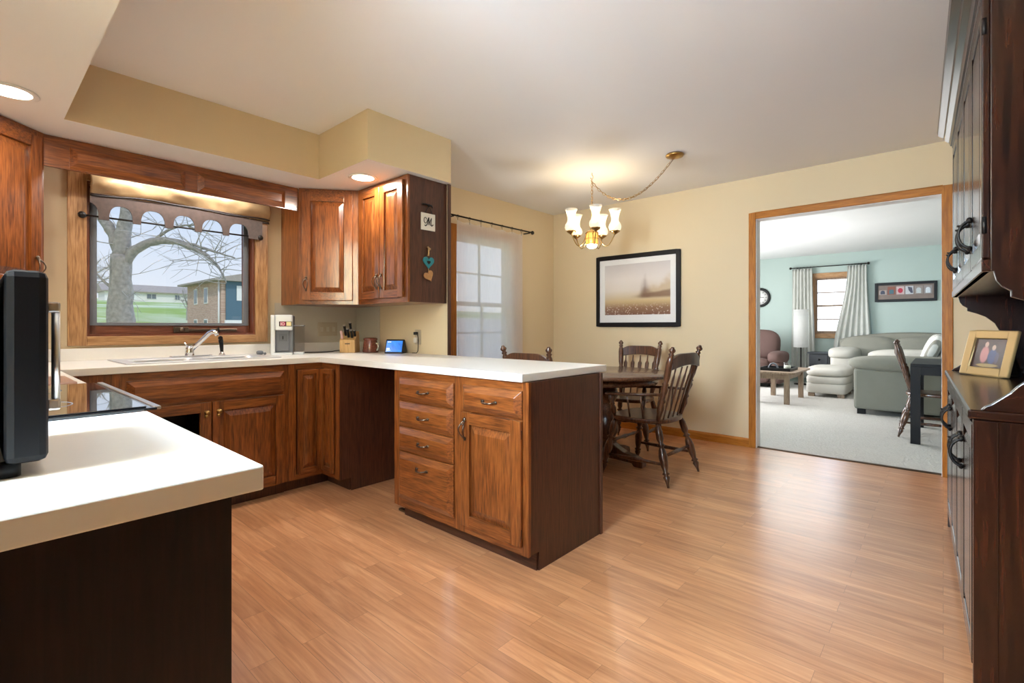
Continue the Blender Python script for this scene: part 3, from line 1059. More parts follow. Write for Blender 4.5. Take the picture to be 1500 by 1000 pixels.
# ---- corner base cabinet with folding door
cc = thing('corner_base_cabinet', 'dark oak corner base cabinet with a folding two leaf door beside the empty appliance gap', 'cabinet', (-3.6, 1.95, 0))
mb = MB().cells([-4.02, -3.31, -3.055], [1.442, 1.70, 2.38], lambda x, y: x < -3.31 or y > 1.70, 0.09, 0.874)
mb.cells([-4.02, -3.37, -3.07], [1.442, 1.76, 2.38], lambda x, y: x < -3.37 or y > 1.76, 0.0, 0.09)
mb.build('carcass', 'dark_z', cc)
F1 = axes((-3.29, 0, 0), (0, 1, 0), (1, 0, 0))
F2 = axes((0, 1.678, 0), (1, 0, 0), (0, -1, 0))
face_frame(cc, F1, [(1.442, 1.492, 0.087, 0.874, 0), (1.492, 1.678, 0.087, 0.12, 1), (1.492, 1.678, 0.835, 0.874, 1)])
face_frame(cc, F2, [(-3.11, -3.055, 0.087, 0.874, 0), (-3.29, -3.11, 0.087, 0.12, 1), (-3.29, -3.11, 0.835, 0.874, 1)], 'side_face_frame')
door(cc, F1, 1.496, 1.660, 0.123, 0.832, st=0.034, name='door_leaf')
door(cc, F2, -3.272, -3.114, 0.123, 0.832, st=0.034, name='door_leaf')
MB().box(-3.055, -3.050, 1.682, 2.38, 0.087, 0.874).box(-3.055, -3.05, 1.765, 2.38, 0.0, 0.087).build('side_panel', 'dark_z', cc)

# ---- corner carcass between range and sink wall, and the near cabinet
oc = thing('blind_corner_cabinet', 'base cabinet in the corner left of the range, mostly hidden', 'cabinet', (-3.2, 0, 0))
mb = MB().cells([-4.02, -3.31, -2.312], [-0.35, 0.27, 0.343], lambda x, y: x < -3.31 or y < 0.27, 0.09, 0.874)
mb.box(-4.02, -2.312, -0.35, 0.20, 0, 0.09)
mb.build('carcass', 'dark_z', oc)
F = axes((0, 0.275, 0), (1, 0, 0), (0, 1, 0))
door(oc, F, -2.90, -2.33, 0.10, 0.84)
nc = thing('near_base_cabinet', 'dark end cabinet under the near counter with a plain side panel', 'cabinet', (-1.15, -0.05, 0))
mb = MB().box(-1.498, -0.812, -0.35, 0.245, 0.09, 0.874).box(-1.498, -0.812, -0.35, 0.19, 0, 0.09)
mb.build('carcass', 'dark_z', nc)
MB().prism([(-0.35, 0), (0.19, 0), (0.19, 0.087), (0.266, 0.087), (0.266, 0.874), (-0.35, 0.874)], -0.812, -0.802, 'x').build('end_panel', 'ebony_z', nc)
F = axes((0, 0.247, 0), (1, 0, 0), (0, 1, 0))
drawer(nc, F, -1.47, -0.84, 0.70, 0.84)
door(nc, F, -1.47, -0.84, 0.11, 0.69)

# ---- countertops
cx = [SX + 0.004, -3.92, -3.43, -3.268, -2.312, -1.41]
cy = [-0.366, 0.304, 0.62, 1.42, 1.654, 2.385]


def in_counter(x, y):
    if -3.92 < x < -3.43 and 0.62 < y < 1.42:
        return False
    return x < -3.268 or (y > 1.654) or (y < 0.304 and x < -2.312)


ct = thing('countertop', 'white laminate countertop running from the range round the sink to the peninsula end', 'countertop', (-3.0, 1.0, 0.876))
MB().cells(cx, cy, in_counter, 0.876, 0.914).build('slab', 'counter', ct, bevel=0.003)
MB().box(SX + 0.003, SX + 0.022, -0.36, 2.38, 0.914, 0.990).build('backsplash_strip', 'counter', ct, bevel=0.003)
MB().box(SX + 0.022, -3.67, 2.380, 2.398, 0.914, 0.990).build('backsplash_strip', 'counter', ct, bevel=0.003)
# grey laminate sheet on the walls of the corner
MB().box(SX + 0.001, SX + 0.004, 1.66, 2.397, 0.990, 1.32).build('wall_sheet', 'backsplash', ct, label='grey laminate wall sheet')
MB().box(SX + 0.004, -3.67, 2.394, 2.397, 0.990, 1.32).build('wall_sheet', 'backsplash', ct, label='grey laminate wall sheet')
o = MB().box(-1.502, -0.780, -0.366, 0.3044, 0.876, 0.914).build('near_countertop', 'counter', bevel=0.003)
tag(o, 'near white laminate counter end slab with a black oven standing on it', 'countertop')

# ---- sink, faucet, sprayer
sk = thing('kitchen_sink', 'double bowl stainless steel sink set into the counter under the window', 'sink', (-3.66, 1.0, 0.914))
bowls = [(-3.79, -3.46, 0.655, 1.01), (-3.79, -3.46, 1.05, 1.385)]
xs = [-3.935, -3.79, -3.46, -3.395]
ys = [0.59, 0.655, 1.01, 1.05, 1.385, 1.44]
MB().cells(xs, ys, lambda x, y: not any(a < x < b and c < y < d for a, b, c, d in bowls), 0.9145, 0.921).build('rim', 'sink', sk, bevel=0.003)
for a, b, c, d in bowls:
    m = MB()

    def ring(off, z):
        r_ = 0.05
        out = []
        for cx_, cy_, a0 in ((b - r_ - off, d - r_ - off, 0), (a + r_ + off, d - r_ - off, 90), (a + r_ + off, c + r_ + off, 180), (b - r_ - off, c + r_ + off, 270)):
            for k in range(5):
                an = R(a0 + k * 22.5)
                out.append((cx_ + r_ * math.cos(an), cy_ + r_ * math.sin(an), z))
        return out
    rings = [[(b, d, 0.918), (b, d, 0.918), (b, d, 0.918), (b, d, 0.918), (b, d, 0.918)] + [(a, d, 0.918)] * 5 + [(a, c, 0.918)] * 5 + [(b, c, 0.918)] * 5,
             ring(0.0, 0.912), ring(0.006, 0.85), ring(0.012, 0.77), ring(0.05, 0.755)]
    vs = [p for r_ in rings for p in r_]
    fs = [(i * 20 + k, i * 20 + (k + 1) % 20, (i + 1) * 20 + (k + 1) % 20, (i + 1) * 20 + k) for i in range(4) for k in range(20)]
    m.add(vs, fs, True)
    m.add(rings[-1], [tuple(range(20))])
    bo = m.build('bowl', 'sink', sk)
    MB().lathe([(0.04, 0.756), (0.038, 0.760), (0.001, 0.7575)], ((a + b) / 2, (c + d) / 2, 0), 16).build('drain', 'chrome', bo)
fa = thing('kitchen_faucet', 'chrome single lever faucet with its spout swung to the right over the sink', 'faucet', (-3.87, 1.03, 0.921))
pl = [(-3.87 + 0.027 * math.cos(R(a)), (1.13 if -90 <= a - 90 < 90 else 0.93) + 0.027 * math.sin(R(a)), 0) for a in range(0, 360, 20)]
m = MB().prism([(x, y) for x, y, z in pl], 0.9215, 0.930, 'z')
m.build('base_plate', 'chrome', fa, bevel=0.002)
MB().lathe([(0.028, 0.928), (0.027, 0.955), (0.023, 0.972), (0.024, 0.978), (0.012, 0.992), (0.001, 0.996)], (-3.87, 1.02, 0), 18).build('body', 'chrome', fa)
MB().tube([(-3.87, 1.03, 0.965), (-3.845, 1.055, 1.0), (-3.80, 1.085, 1.045), (-3.765, 1.11, 1.083), (-3.745, 1.125, 1.092), (-3.725, 1.138, 1.086), (-3.720, 1.142, 1.066)],
          [0.014, 0.014, 0.014, 0.014, 0.015, 0.015, 0.012], 12).build('spout', 'chrome', fa)
MB().tube([(-3.87, 1.015, 0.985), (-3.875, 1.0, 1.005), (-3.878, 0.99, 1.018)], [0.006, 0.005, 0.006], 8).build('lever', 'chrome', fa)
sp_ = thing('sink_sprayer', 'black hand sprayer upright in its holder right of the faucet', 'sprayer', (-3.87, 1.22, 0.921))
MB().lathe([(0.022, 0.9215), (0.020, 0.932), (0.012, 0.940), (0.012, 0.948)], (-3.87, 1.22, 0), 14).build('holder', 'chrome', sp_)
MB().tube([(-3.87, 1.22, 0.940), (-3.868, 1.218, 0.97), (-3.862, 1.213, 1.01), (-3.857, 1.208, 1.035)], [0.010, 0.012, 0.014, 0.016], 10).build('grip', 'black', sp_)
MB().tube([(-3.862, 1.208, 1.035), (-3.845, 1.202, 1.046), (-3.825, 1.197, 1.045)], [0.015, 0.016, 0.013], 10).build('nozzle', 'blackgloss', sp_)

# ---- range
rg = thing('range', 'slide in range with a black glass cooktop between the counter pieces', 'range', (-1.905, 0, 0))
MB().box(-2.306, -1.508, -0.34, 0.27, 0.08, 0.895).box(-2.28, -1.53, -0.33, 0.20, 0, 0.08).build('body', 'blackgloss', rg)
m = MB().box(-2.290, -1.524, 0.27, 0.305, 0.20, 0.76)
m.build('oven_door', 'blackgloss', rg, bevel=0.006)
MB().tube([(-2.22, 0.305, 0.70), (-2.22, 0.345, 0.70), (-1.59, 0.345, 0.70), (-1.59, 0.305, 0.70)], 0.011, 10).build('oven_handle', 'steel', rg)
MB().box(-2.29, -1.524, 0.27, 0.30, 0.78, 0.893).build('control_panel', 'blackgloss', rg, bevel=0.004)
MB().box(-2.312, -1.502, -0.345, 0.325, 0.9145, 0.921).build('cooktop_frame', 'blackgloss', rg, bevel=0.002)
MB().box(-2.310, -1.504, 0.318, 0.334, 0.915, 0.9235).build('front_trim', 'steel', rg, bevel=0.002, label='brushed steel front strip')
ck = MB().box(-2.296, -1.518, -0.32, 0.306, 0.921, 0.9245).build('cooktop', 'cooktop', rg, bevel=0.002, label='mirror black glass top')
for i, (bx, by, br_) in enumerate(((-2.10, 0.10, 0.10), (-1.72, 0.10, 0.085), (-2.10, -0.18, 0.08), (-1.72, -0.18, 0.10))):
    m = MB()
    for rr in (br_, br_ * 0.55):
        m.lathe([(rr, 0.9243), (rr, 0.9249), (rr + 0.003, 0.9249), (rr + 0.003, 0.9243)], (bx, by, 0), 32, closed=False)
    m.build('burner_ring', 'greyplastic', ck)
o = MB().prism([(-2.70, -0.10), (-2.68, -0.12), (-2.36, -0.12), (-2.34, -0.10), (-2.34, 0.25), (-2.36, 0.27), (-2.68, 0.27), (-2.70, 0.25)], 0.9145, 0.926, 'z').build('cutting_board', 'pinkwood', bevel=0.003)
tag(o, 'thin rosy brown cutting board lying on the counter beyond the cooktop', 'cutting board')

# ---- black countertop oven, near left
ov = thing('countertop_oven', 'tall black countertop oven with a steel bar handle at the near left', 'oven', (-1.13, -0.1, 0.914))
m = MB().box(-1.30, -0.962, -0.335, 0.030, 0.926, 1.200)
m.build('body', 'ovenblack', ov, bevel=0.008)
MB().box(-1.305, -0.956, 0.034, 0.079, 0.935, 1.206).build('door', 'ovenblack', ov, bevel=0.010)
MB().box(-1.305, -0.957, -0.335, 0.028, 1.201, 1.208).build('top_plate', 'steel', ov, bevel=0.003)
h = MB().cyl((-0.985, 0.0885, 1.006), (-0.985, 0.0885, 1.158), 0.005, seg=14)
hd = h.build('handle', 'steel', ov, label='brushed steel bar handle')
for z0, z1 in ((1.003, 1.020), (1.147, 1.163)):
    MB().box(-0.991, -0.979, 0.078, 0.0935, z0, z1).build('handle_mount', 'steel', hd, bevel=0.003)
for x in (-1.27, -0.99):
    for y in (-0.30, 0.04):
        MB().cyl((x, y, 0.9145), (x, y, 0.934), 0.013, seg=10).build('foot', 'black', ov)

# ---------------------------------------------------------------- upper cabinets
uc = thing('corner_wall_cabinet', 'orange brown oak wall cabinet set diagonally in the far corner, one door', 'cabinet', (-3.75, 2.1, 1.30))
P = [(SX + 0.004, 1.72), (-3.705, 1.72), (-3.43, 2.062), (-3.43, YW - 0.003), (SX + 0.004, YW - 0.003)]
MB().prism(P, 1.302, 2.193, 'z').build('carcass', 'oak_z', uc)
a, b = Vector((-3.705, 1.70, 0)), Vector((-3.43, 2.045, 0))
ud = (b - a).normalized()
nd = Vector((ud.y, -ud.x, 0))
Lc = (b - a).length
F = axes((a.x, a.y, 1.30), ud, nd)
face_frame(uc, F, [(0.0, 0.03, 0, 0.893, 0), (Lc - 0.05, Lc, 0, 0.893, 0), (0.03, Lc - 0.05, 0, 0.035, 1), (0.03, Lc - 0.05, 0.85, 0.893, 1)])
door(uc, F, 0.026, Lc - 0.042, 0.030, 0.857, st=0.062, pull=(cage_pull, 0.058, 0.155), hinge=Lc - 0.046)
MB().box(SX + 0.004, -3.72, 1.712, 1.720, 1.302, 2.193).build('side_panel', 'oak_z', uc)
wc = thing('wall_cabinet', 'two door oak wall cabinet whose side carries the small plaque', 'cabinet', (-3.1, 2.22, 1.30))
MB().box(-3.428, -2.80, 2.064, YW - 0.003, 1.302, 2.193).build('carcass', 'oak_z', wc)
F = axes((0, 2.045, 1.30), (1, 0, 0), (0, -1, 0))
face_frame(wc, F, [(-3.428, -3.395, 0, 0.893, 0), (-2.835, -2.790, 0, 0.893, 0), (-3.395, -2.835, 0, 0.045, 1), (-3.395, -2.835, 0.85, 0.893, 1)])
door(wc, F, -3.402, -3.116, 0.036, 0.862, st=0.056, pull=(cage_pull, -3.143, 0.16))
door(wc, F, -3.110, -2.828, 0.036, 0.862, st=0.056, pull=(cage_pull, -3.083, 0.16), hinge=-2.832)
MB().box(-2.80, -2.790, 2.064, 2.380, 1.302, 2.193).build('end_panel', 'dark_z', wc)
MB().box(-2.80, -2.786, 2.380, YW - 0.003, 1.302, 2.193).build('scribe_strip', 'dark_z', wc)
lc = thing('near_corner_wall_cabinet', 'oak wall cabinet set diagonally in the near corner left of the window', 'cabinet', (-3.75, -0.1, 1.30))
P = [(SX + 0.004, 0.275), (-3.72, 0.275), (-3.40, -0.075), (-3.40, -0.366), (SX + 0.004, -0.366)]
MB().prism(P, 1.302, 2.193, 'z').build('carcass', 'oak_z', lc)
a, b = Vector((-3.39, -0.055, 0)), Vector((-3.715, 0.285, 0))
ud = (b - a).normalized()
nd = Vector((-ud.y, ud.x, 0))
if nd.x < 0:
    nd = -nd
Lc = (b - a).length
F = axes((a.x, a.y, 1.30), ud, nd)
face_frame(lc, F, [(0.0, 0.04, 0, 0.893, 0), (Lc - 0.04, Lc, 0, 0.893, 0), (0.04, Lc - 0.04, 0, 0.035, 1), (0.04, Lc - 0.04, 0.85, 0.893, 1)])
door(lc, F, 0.034, Lc - 0.03, 0.030, 0.857, st=0.062, pull=(cage_pull, Lc - 0.062, 0.15))

# valance board over the window
vb = thing('valance_board', 'brown oak valance board with two raised panels spanning the cabinets above the window', 'valance board', (-3.73, 1.0, 2.02))
F = axes((-3.72, 0, 0), (0, 1, 0), (1, 0, 0))
MB(F).box(0.279, 1.700, 2.02, 2.193, -0.02, 0.0).build('board', 'oak_y', vb)
for y0, y1 in ((0.39, 0.955), (1.025, 1.60)):
    m = MB(F).box(y0, y1, 2.026, 2.150, 0.0, 0.006)
    m.frustum(y0, y1, 2.026, 2.150, 0.006, 0.030, 0.034)
    m.build('raised_panel', 'oak_y', vb)


sl = thing('sink_light', 'strip light tucked behind the valance board above the kitchen window', 'light', (-3.85, 1.0, 2.15))
MB().box(-3.90, -3.80, 0.62, 1.38, 2.168, 2.192).build('housing', 'white', sl, bevel=0.004)
light('sink_light_lamp', 'AREA', (-3.85, 1.0, 2.164), 4.5, (0.98, 0.97, 0.93), (0, 0, 0), shape='RECTANGLE', size=0.08, size_y=0.72)

# ---------------------------------------------------------------- downlights
def downlight(x, y, label):
    t = thing('recessed_downlight', label, 'ceiling light', (x, y, 2.195))
    MB().lathe([(0.072, 2.193), (0.098, 2.1935), (0.102, 2.188), (0.094, 2.184), (0.076, 2.188)], (x, y, 0), 36, closed=False).build('trim_ring', 'white', t)
    MB().lathe([(0.078, 2.190), (0.05, 2.188), (0.001, 2.187)], (x, y, 0), 32, closed=False).build('lens', M['lamp'], t, label='glowing round lens')
    l = light('downlight_lamp', 'AREA', (x, y, 2.181), 6, (1, 0.93, 0.82), (0, 0, 0), shape='DISK', size=0.15)
    return t


M['lamp'] = emit('lamp_lens', (1, 0.95, 0.86), 3.2)
downlight(-3.10, 1.885, 'round recessed downlight in the soffit above the far corner cabinet')
downlight(-3.16, 0.13, 'round recessed downlight in the soffit at the left edge of the picture')
hl = thing('pendant_lamp', 'white globe pendant lamp of the hall behind the near counter', 'ceiling light', (-1.15, -1.6, ZC))  # unseen fixture added to go with the hall fill lamp
MB().lathe([(0.06, 2.516), (0.06, 2.50), (0.015, 2.49), (0.004, 2.48), (0.004, 2.03), (0.03, 2.025), (0.03, 2.005)], (-1.15, -1.6, 0), 20).build('stem', 'white', hl)
hp = MB().box(-1.41, -0.77, -2.07, -0.53, 2.494, 2.515).build('ceiling_panel', 'white', bevel=0.004)  # unseen panel added to carry the second hall fill light
tag(hp, 'flat white ceiling light panel of the hall behind the near counter', 'ceiling light')
# ---------------------------------------------------------------- curtain over the sink
cv = thing('curtain_valance', 'bronze satin curtain bunched at the top of the kitchen window with looped tabs', 'curtain', (SX + 0.06, 1.0, 1.82))


def swag(u, v):
    y = 0.515 + 1.085 * u
    z = 2.125 - 0.175 * v
    wv = mnoise.noise(Vector((y * 4.5, v * 2.2, 1.7))) * 0.022 + mnoise.noise(Vector((y * 11, v * 3, 4.0))) * 0.008
    x = SX + 0.030 + 0.050 * math.sin(PI * min(1, v * 1.02)) ** 0.8 + wv * math.sin(PI * v)
    return (max(x, SX + 0.028), y, z + 0.012 * math.sin(u * PI) * v + 0.006 * math.sin(y * 9) * v)


MB().grid(swag, 90, 22).build('swag', 'gold', cv, thick=0.003)
for k in range(4):
    pts = []
    for i in range(40):
        u = i / 39
        y = 0.515 + 1.085 * u
        pts.append((SX + 0.046 + 0.012 * math.sin(k * 2.1), y, 1.972 - 0.0105 * k + 0.012 * math.sin(u * PI) + 0.006 * math.sin(y * 9) + 0.003 * math.sin(y * 17 + k)))
    MB().tube(pts, 0.0054, 8).build('fold', 'foldtrim' if k % 2 else 'goldtrim', cv)
arch = [(0.455, 0.558), (0.609, 0.731), (0.775, 0.908), (0.955, 1.087), (1.129, 1.267), (1.308, 1.447)]
m = MB()
ysamp = sorted({0.515 + 1.03 * i / 150 for i in range(151)} | {v for q in arch for v in q if v > 0.515})


def lower(y):
    for a, b in arch:
        if a < y < b:
            s = (y - a) / (b - a) * 2 - 1
            return 1.828 + 0.078 * math.sqrt(max(0, 1 - abs(s) ** 2.6))
    return 1.806


tops = lambda y: 1.948 + 0.012 * math.sin((y - 0.515) / 1.085 * PI)
vs, fs = [], []
for i, y in enumerate(ysamp):
    vs += [(SX + 0.05, y, lower(y)), (SX + 0.05, y, (lower(y) + tops(y)) / 2), (SX + 0.05, y, tops(y))]
    if i:
        for j in range(2):
            fs.append((3 * (i - 1) + j, 3 * i + j, 3 * i + j + 1, 3 * (i - 1) + j + 1))
m.add(vs, fs)
m.build('tab_band', 'goldtrim', cv, thick=0.012, label='taupe band with arched cut-outs between its tabs')
rd = thing('curtain_rod', 'thin black rod with ball finials across the top of the kitchen window', 'curtain rod', (SX + 0.05, 1.0, 1.822))
MB().cyl((SX + 0.05, 0.49, 1.823), (SX + 0.05, 1.52, 1.823), 0.006, seg=10).build('rod', 'iron', rd)
for y in (0.478, 1.532):
    MB().ball((SX + 0.05, y, 1.823), 0.021).build('finial', 'iron', rd)
    MB().box(SX + 0.022, SX + 0.05, y + (0.02 if y < 1 else -0.026), y + (0.026 if y < 1 else -0.02), 1.818, 1.828).build('bracket', 'iron', rd)

# ---------------------------------------------------------------- things on the counter
cm = thing('coffee_maker', 'silver and grey pod coffee maker with a clear water tank', 'coffee maker', (-3.80, 1.62, 0.914), R(-28))


def L(mb, name, mat, par, **k):
    return mb.build(name, mat, par, world=False, **k)


# local: x = out to the viewer's right front (+x faces room), y = along the wall
L(MB().box(-0.16, 0.10, -0.075, -0.045, 0.0, 0.300), 'side_shell', 'silver', cm, bevel=0.006)
L(MB().box(-0.16, 0.06, -0.045, 0.075, 0.0, 0.300), 'back_shell', 'greyplastic', cm, bevel=0.006)
L(MB().box(0.06, 0.115, -0.045, 0.075, 0.185, 0.302), 'brew_head', 'silver', cm, bevel=0.010)
L(MB().box(0.06, 0.075, -0.044, 0.05, 0.03, 0.185), 'front_plate', 'greyplastic', cm, bevel=0.003)
L(MB().box(0.05, 0.15, -0.060, 0.075, 0.0, 0.018), 'drip_tray', 'silver', cm, bevel=0.004)
st_ = L(MB().box(0.1155, 0.1175, -0.015, 0.072, 0.215, 0.252), 'label_strip', 'black', cm)
M['magenta'] = plain('magenta_label', (0.45, 0.02, 0.10), 0.4)
M['creamlab'] = plain('cream_label', (0.80, 0.68, 0.36), 0.4)
L(MB().box(0.1176, 0.1185, -0.008, 0.028, 0.219, 0.249), 'label', 'magenta', st_, label='magenta label with a white ring mark')
L(MB().box(0.1176, 0.1185, 0.034, 0.067, 0.219, 0.249), 'label', 'creamlab', st_, label='cream label')
m = MB()
m.tube([(0.119, 0.012 + 0.008 * math.cos(a_ * PI / 8), 0.234 + 0.010 * math.sin(a_ * PI / 8)) for a_ in range(16)], 0.0016, 6, closed=True)
m.box(0.1185, 0.1195, -0.005, -0.001, 0.222, 0.246)
L(m, 'ring_mark', 'white', st_)
m = MB()
for i in range(6):
    for j in range(6):
        m.box(0.075, 0.0762, -0.018 + i * 0.0095, -0.014 + i * 0.0095, 0.105 + j * 0.0095, 0.109 + j * 0.0095)
L(m, 'speaker_grille', 'black', cm)
L(MB().box(0.075, 0.077, 0.003, 0.010, 0.118, 0.142), 'emblem', 'black', cm)
L(MB().box(-0.10, 0.05, 0.080, 0.150, 0.02, 0.215), 'water_tank', 'clear', cm, bevel=0.006)
L(MB().box(-0.105, 0.055, 0.078, 0.153, 0.216, 0.226), 'tank_lid', 'greyplastic', cm, bevel=0.003)
L(MB().box(-0.10, 0.05, 0.080, 0.150, 0.0, 0.019), 'tank_base', 'silver', cm, bevel=0.003)
kb = thing('knife_block', 'light wood knife block full of black handled knives', 'knife block', (-3.70, 2.13, 0.914), R(45))
M['brandmark'] = plain('brand_mark', (0.05, 0.03, 0.02), 0.5)
# local -y is the front
L(MB().prism([(-0.085, 0.0), (0.075, 0.0), (0.045, 0.175), (0.02, 0.165), (-0.085, 0.105)], -0.062, 0.062, 'x'), 'block', 'block', kb, bevel=0.003)
L(MB().box(-0.020, 0.020, -0.0862, -0.085, 0.070, 0.077), 'brand_mark', 'brandmark', kb)
dirv = Vector((0, -0.48, 0.88)).normalized()
M['pinkcutter'] = plain('pale_pink_plastic', (0.80, 0.52, 0.48), 0.4)
kn = thing  # alias
slots = [(-0.045, -0.066, 'pinkcutter', 0.075), (-0.030, -0.02, 'black', 0.10), (0.0, -0.045, 'black', 0.085), (0.012, 0.0, 'black', 0.115), (0.03, -0.05, 'black', 0.075), (0.048, -0.03, 'black', 0.060)]
for i, (lx, ly, mt_, ln) in enumerate(slots):
    z0 = 0.914 + 0.105 + (ly + 0.085) * 0.57 - 0.004
    base = Matrix.Translation((-3.70, 2.13, 0)) @ Matrix.Rotation(R(45), 4, 'Z') @ Vector((lx, ly, z0))
    d_ = Matrix.Rotation(R(45), 3, 'Z') @ dirv
    m = MB()
    p1 = base + d_ * ln
    m.turned(base, p1, [(0, 0.009), (0.3, 0.0105), (0.6, 0.009), (0.9, 0.0115), (1, 0.007)], 10)
    names = ['pale pink handled kitchen shears standing at the left of the knife block', 'long black handled knife in the rear left slot of the block', 'black handled knife in the front middle slot of the block',
             'longest black handled knife at the back of the block', 'short black handled knife in the front right slot of the block', 'shortest black handled knife at the right edge of the block']
    if i == 0:
        k_ = thing('kitchen_shears', names[i], 'scissors', tuple(base), 0)
    else:
        k_ = thing('kitchen_knife', names[i], 'knife', tuple(base), 0, 'knives in the wooden block')
    m.build('handle', mt_, k_)
    if i:
        MB().turned(p1 - d_ * 0.006, p1 + d_ * 0.004, [(0, 0.0105), (1, 0.009)], 10).build('end_cap', 'steel', k_)
    MB().turned(base - d_ * 0.03, base + d_ * 0.002, [(0, 0.003), (1, 0.006)], 8).build('blade', 'steel', k_)
cn = thing('canister', 'mottled red brown ceramic canister with a flat lid', 'canister', (-3.545, 2.225, 0.914))
MB().lathe([(0.001, 0.9145), (0.062, 0.9145), (0.064, 0.925), (0.055, 1.0), (0.050, 1.012), (0.050, 1.022)], (-3.545, 2.225, 0), 28).build('jar', 'pot', cn)
MB().lathe([(0.053, 1.014), (0.056, 1.018), (0.056, 1.030), (0.045, 1.036), (0.001, 1.037)], (-3.545, 2.225, 0), 28).build('lid', 'pot', cn)
MB().tube([(-3.495, 2.245, 0.99), (-3.478, 2.252, 0.985), (-3.472, 2.254, 0.96), (-3.484, 2.249, 0.935), (-3.492, 2.246, 0.93)], 0.006, 8).build('handle', 'tile', cn, label='pale loop handle')


def screen_mat():
    m, n, b = new_mat('blue_screen')
    t = n.nodes.new('ShaderNodeTexCoord')
    ns = n.nodes.new('ShaderNodeTexNoise')
    ns.inputs['Scale'].default_value = 9
    ns.inputs['Distortion'].default_value = 2
    n.links.new(t.outputs['Object'], ns.inputs['Vector'])
    c = mix_node(n, (0.005, 0.05, 0.32), (0.03, 0.28, 0.85), ns.outputs['Fac'])
    n.links.new(c, b.inputs['Emission Color'])
    b.inputs['Emission Strength'].default_value = 0.9
    b.inputs['Base Color'].default_value = (0.01, 0.02, 0.05, 1)
    b.inputs['Roughness'].default_value = 0.15
    return m


M['screen'] = screen_mat()
sd = thing('smart_display', 'black smart display with a lit blue screen', 'smart display', (-3.28, 2.285, 0.914), R(33))
# local -y faces the viewer; the screen leans back
L(MB().prism([(-0.045, 0.0), (0.055, 0.0), (0.062, 0.02), (0.015, 0.108), (0.0, 0.112), (-0.006, 0.108)], -0.075, 0.075, 'x'), 'body', 'black', sd, bevel=0.008)
tilt = math.atan2(0.108, 0.039)
Fs = Matrix.Translation((0, -0.045, 0.0)) @ Matrix(((1, 0, 0, 0), (0, math.cos(tilt), -math.sin(tilt), 0), (0, math.sin(tilt), math.cos(tilt), 0), (0, 0, 0, 1)))
scn = L(MB(Fs).box(-0.066, 0.066, 0.014, 0.106, -0.001, 0.0012), 'screen', 'screen', sd)
M['uitext'] = emit('screen_text', (0.75, 0.85, 1.0), 1.0)
m = MB(Fs)
for (x, y, w_, hh) in ((-0.058, 0.094, 0.030, 0.005), (-0.058, 0.036, 0.024, 0.008), (-0.058, 0.026, 0.034, 0.004)):
    k = int(w_ / 0.006)
    for i in range(k):
        m.box(x + i * 0.006, x + i * 0.006 + 0.0042, y, y + hh, 0.0012, 0.0022)
L(m, 'screen_text', 'uitext', scn)
# outlets
ol = thing('wall_outlet', 'almond wall outlet with a black plug, right of the smart display', 'outlet', (-3.135, YW - 0.001, 1.05))
MB().box(-3.172, -3.098, YW - 0.007, YW - 0.001, 0.985, 1.105).build('plate', 'almond', ol, bevel=0.003)
MB().box(-3.152, -3.118, YW - 0.012, YW - 0.006, 1.0, 1.04).build('receptacle', 'almond', ol, bevel=0.002)
cd = thing('power_cord', 'black plug and cord dropping from the wall outlet to the counter', 'cord', (-3.12, YW - 0.02, 0.92))
MB().box(-3.150, -3.120, YW - 0.038, YW - 0.0125, 1.062, 1.085).build('plug', 'black', cd, bevel=0.004)
MB().tube([(-3.122, YW - 0.030, 1.073), (-3.108, YW - 0.032, 1.070), (-3.100, YW - 0.030, 1.045), (-3.102, YW - 0.026, 0.99), (-3.103, YW - 0.028, 0.935), (-3.11, YW - 0.035, 0.9185), (-3.16, YW - 0.04, 0.918)], 0.003, 7).build('wire', 'black', cd)
MB().box(-3.152, -3.115, YW - 0.036, YW - 0.0125, 1.0, 1.04).build('adapter', 'tile', cd, bevel=0.003, label='pale adapter cube in the lower socket')
ol2 = thing('wide_wall_outlet', 'wide almond switch plate on the corner wall behind the knife block', 'outlet', (SX + 0.006, 2.10, 1.10))
MB().box(SX + 0.0045, SX + 0.011, 2.02, 2.20, 1.045, 1.165).build('plate', 'almond', ol2, bevel=0.003)
for y in (2.055, 2.11, 2.165):
    MB().box(SX + 0.011, SX + 0.015, y - 0.012, y + 0.012, 1.085, 1.125).build('switch', 'backsplash', ol2)
o = MB().tube([(-3.90, 1.74, 0.919), (-3.85, 1.86, 0.9185), (-3.82, 1.95, 0.9185), (-3.85, 2.05, 0.9185), (-3.93, 2.12, 0.9185), (-4.0, 2.2, 0.9185)], 0.0035, 7).build('power_cord', 'black')
tag(o, 'black cord lying on the counter between coffee maker and knife block', 'cord')
o = MB().pillow((-3.86, 1.475, 0.9145 + 0.016), (0.03, 0.022, 0.016), 2.6).ball((-3.83, 1.50, 0.925), 0.010).build('dish_scrubber', 'greyplastic')
tag(o, 'small grey scrubber on the counter left of the coffee maker', 'scrubber')

# plaque and hearts on the cabinet side
PX = -2.790
pq = thing('monogram_plaque', 'small ivory tile plaque with a script letter M hanging from a dark hook', 'plaque', (PX + 0.004, 2.22, 1.83))
MB().box(PX + 0.001, PX + 0.009, 2.157, 2.283, 1.822, 1.945).build('tile', 'tile', pq, bevel=0.002)


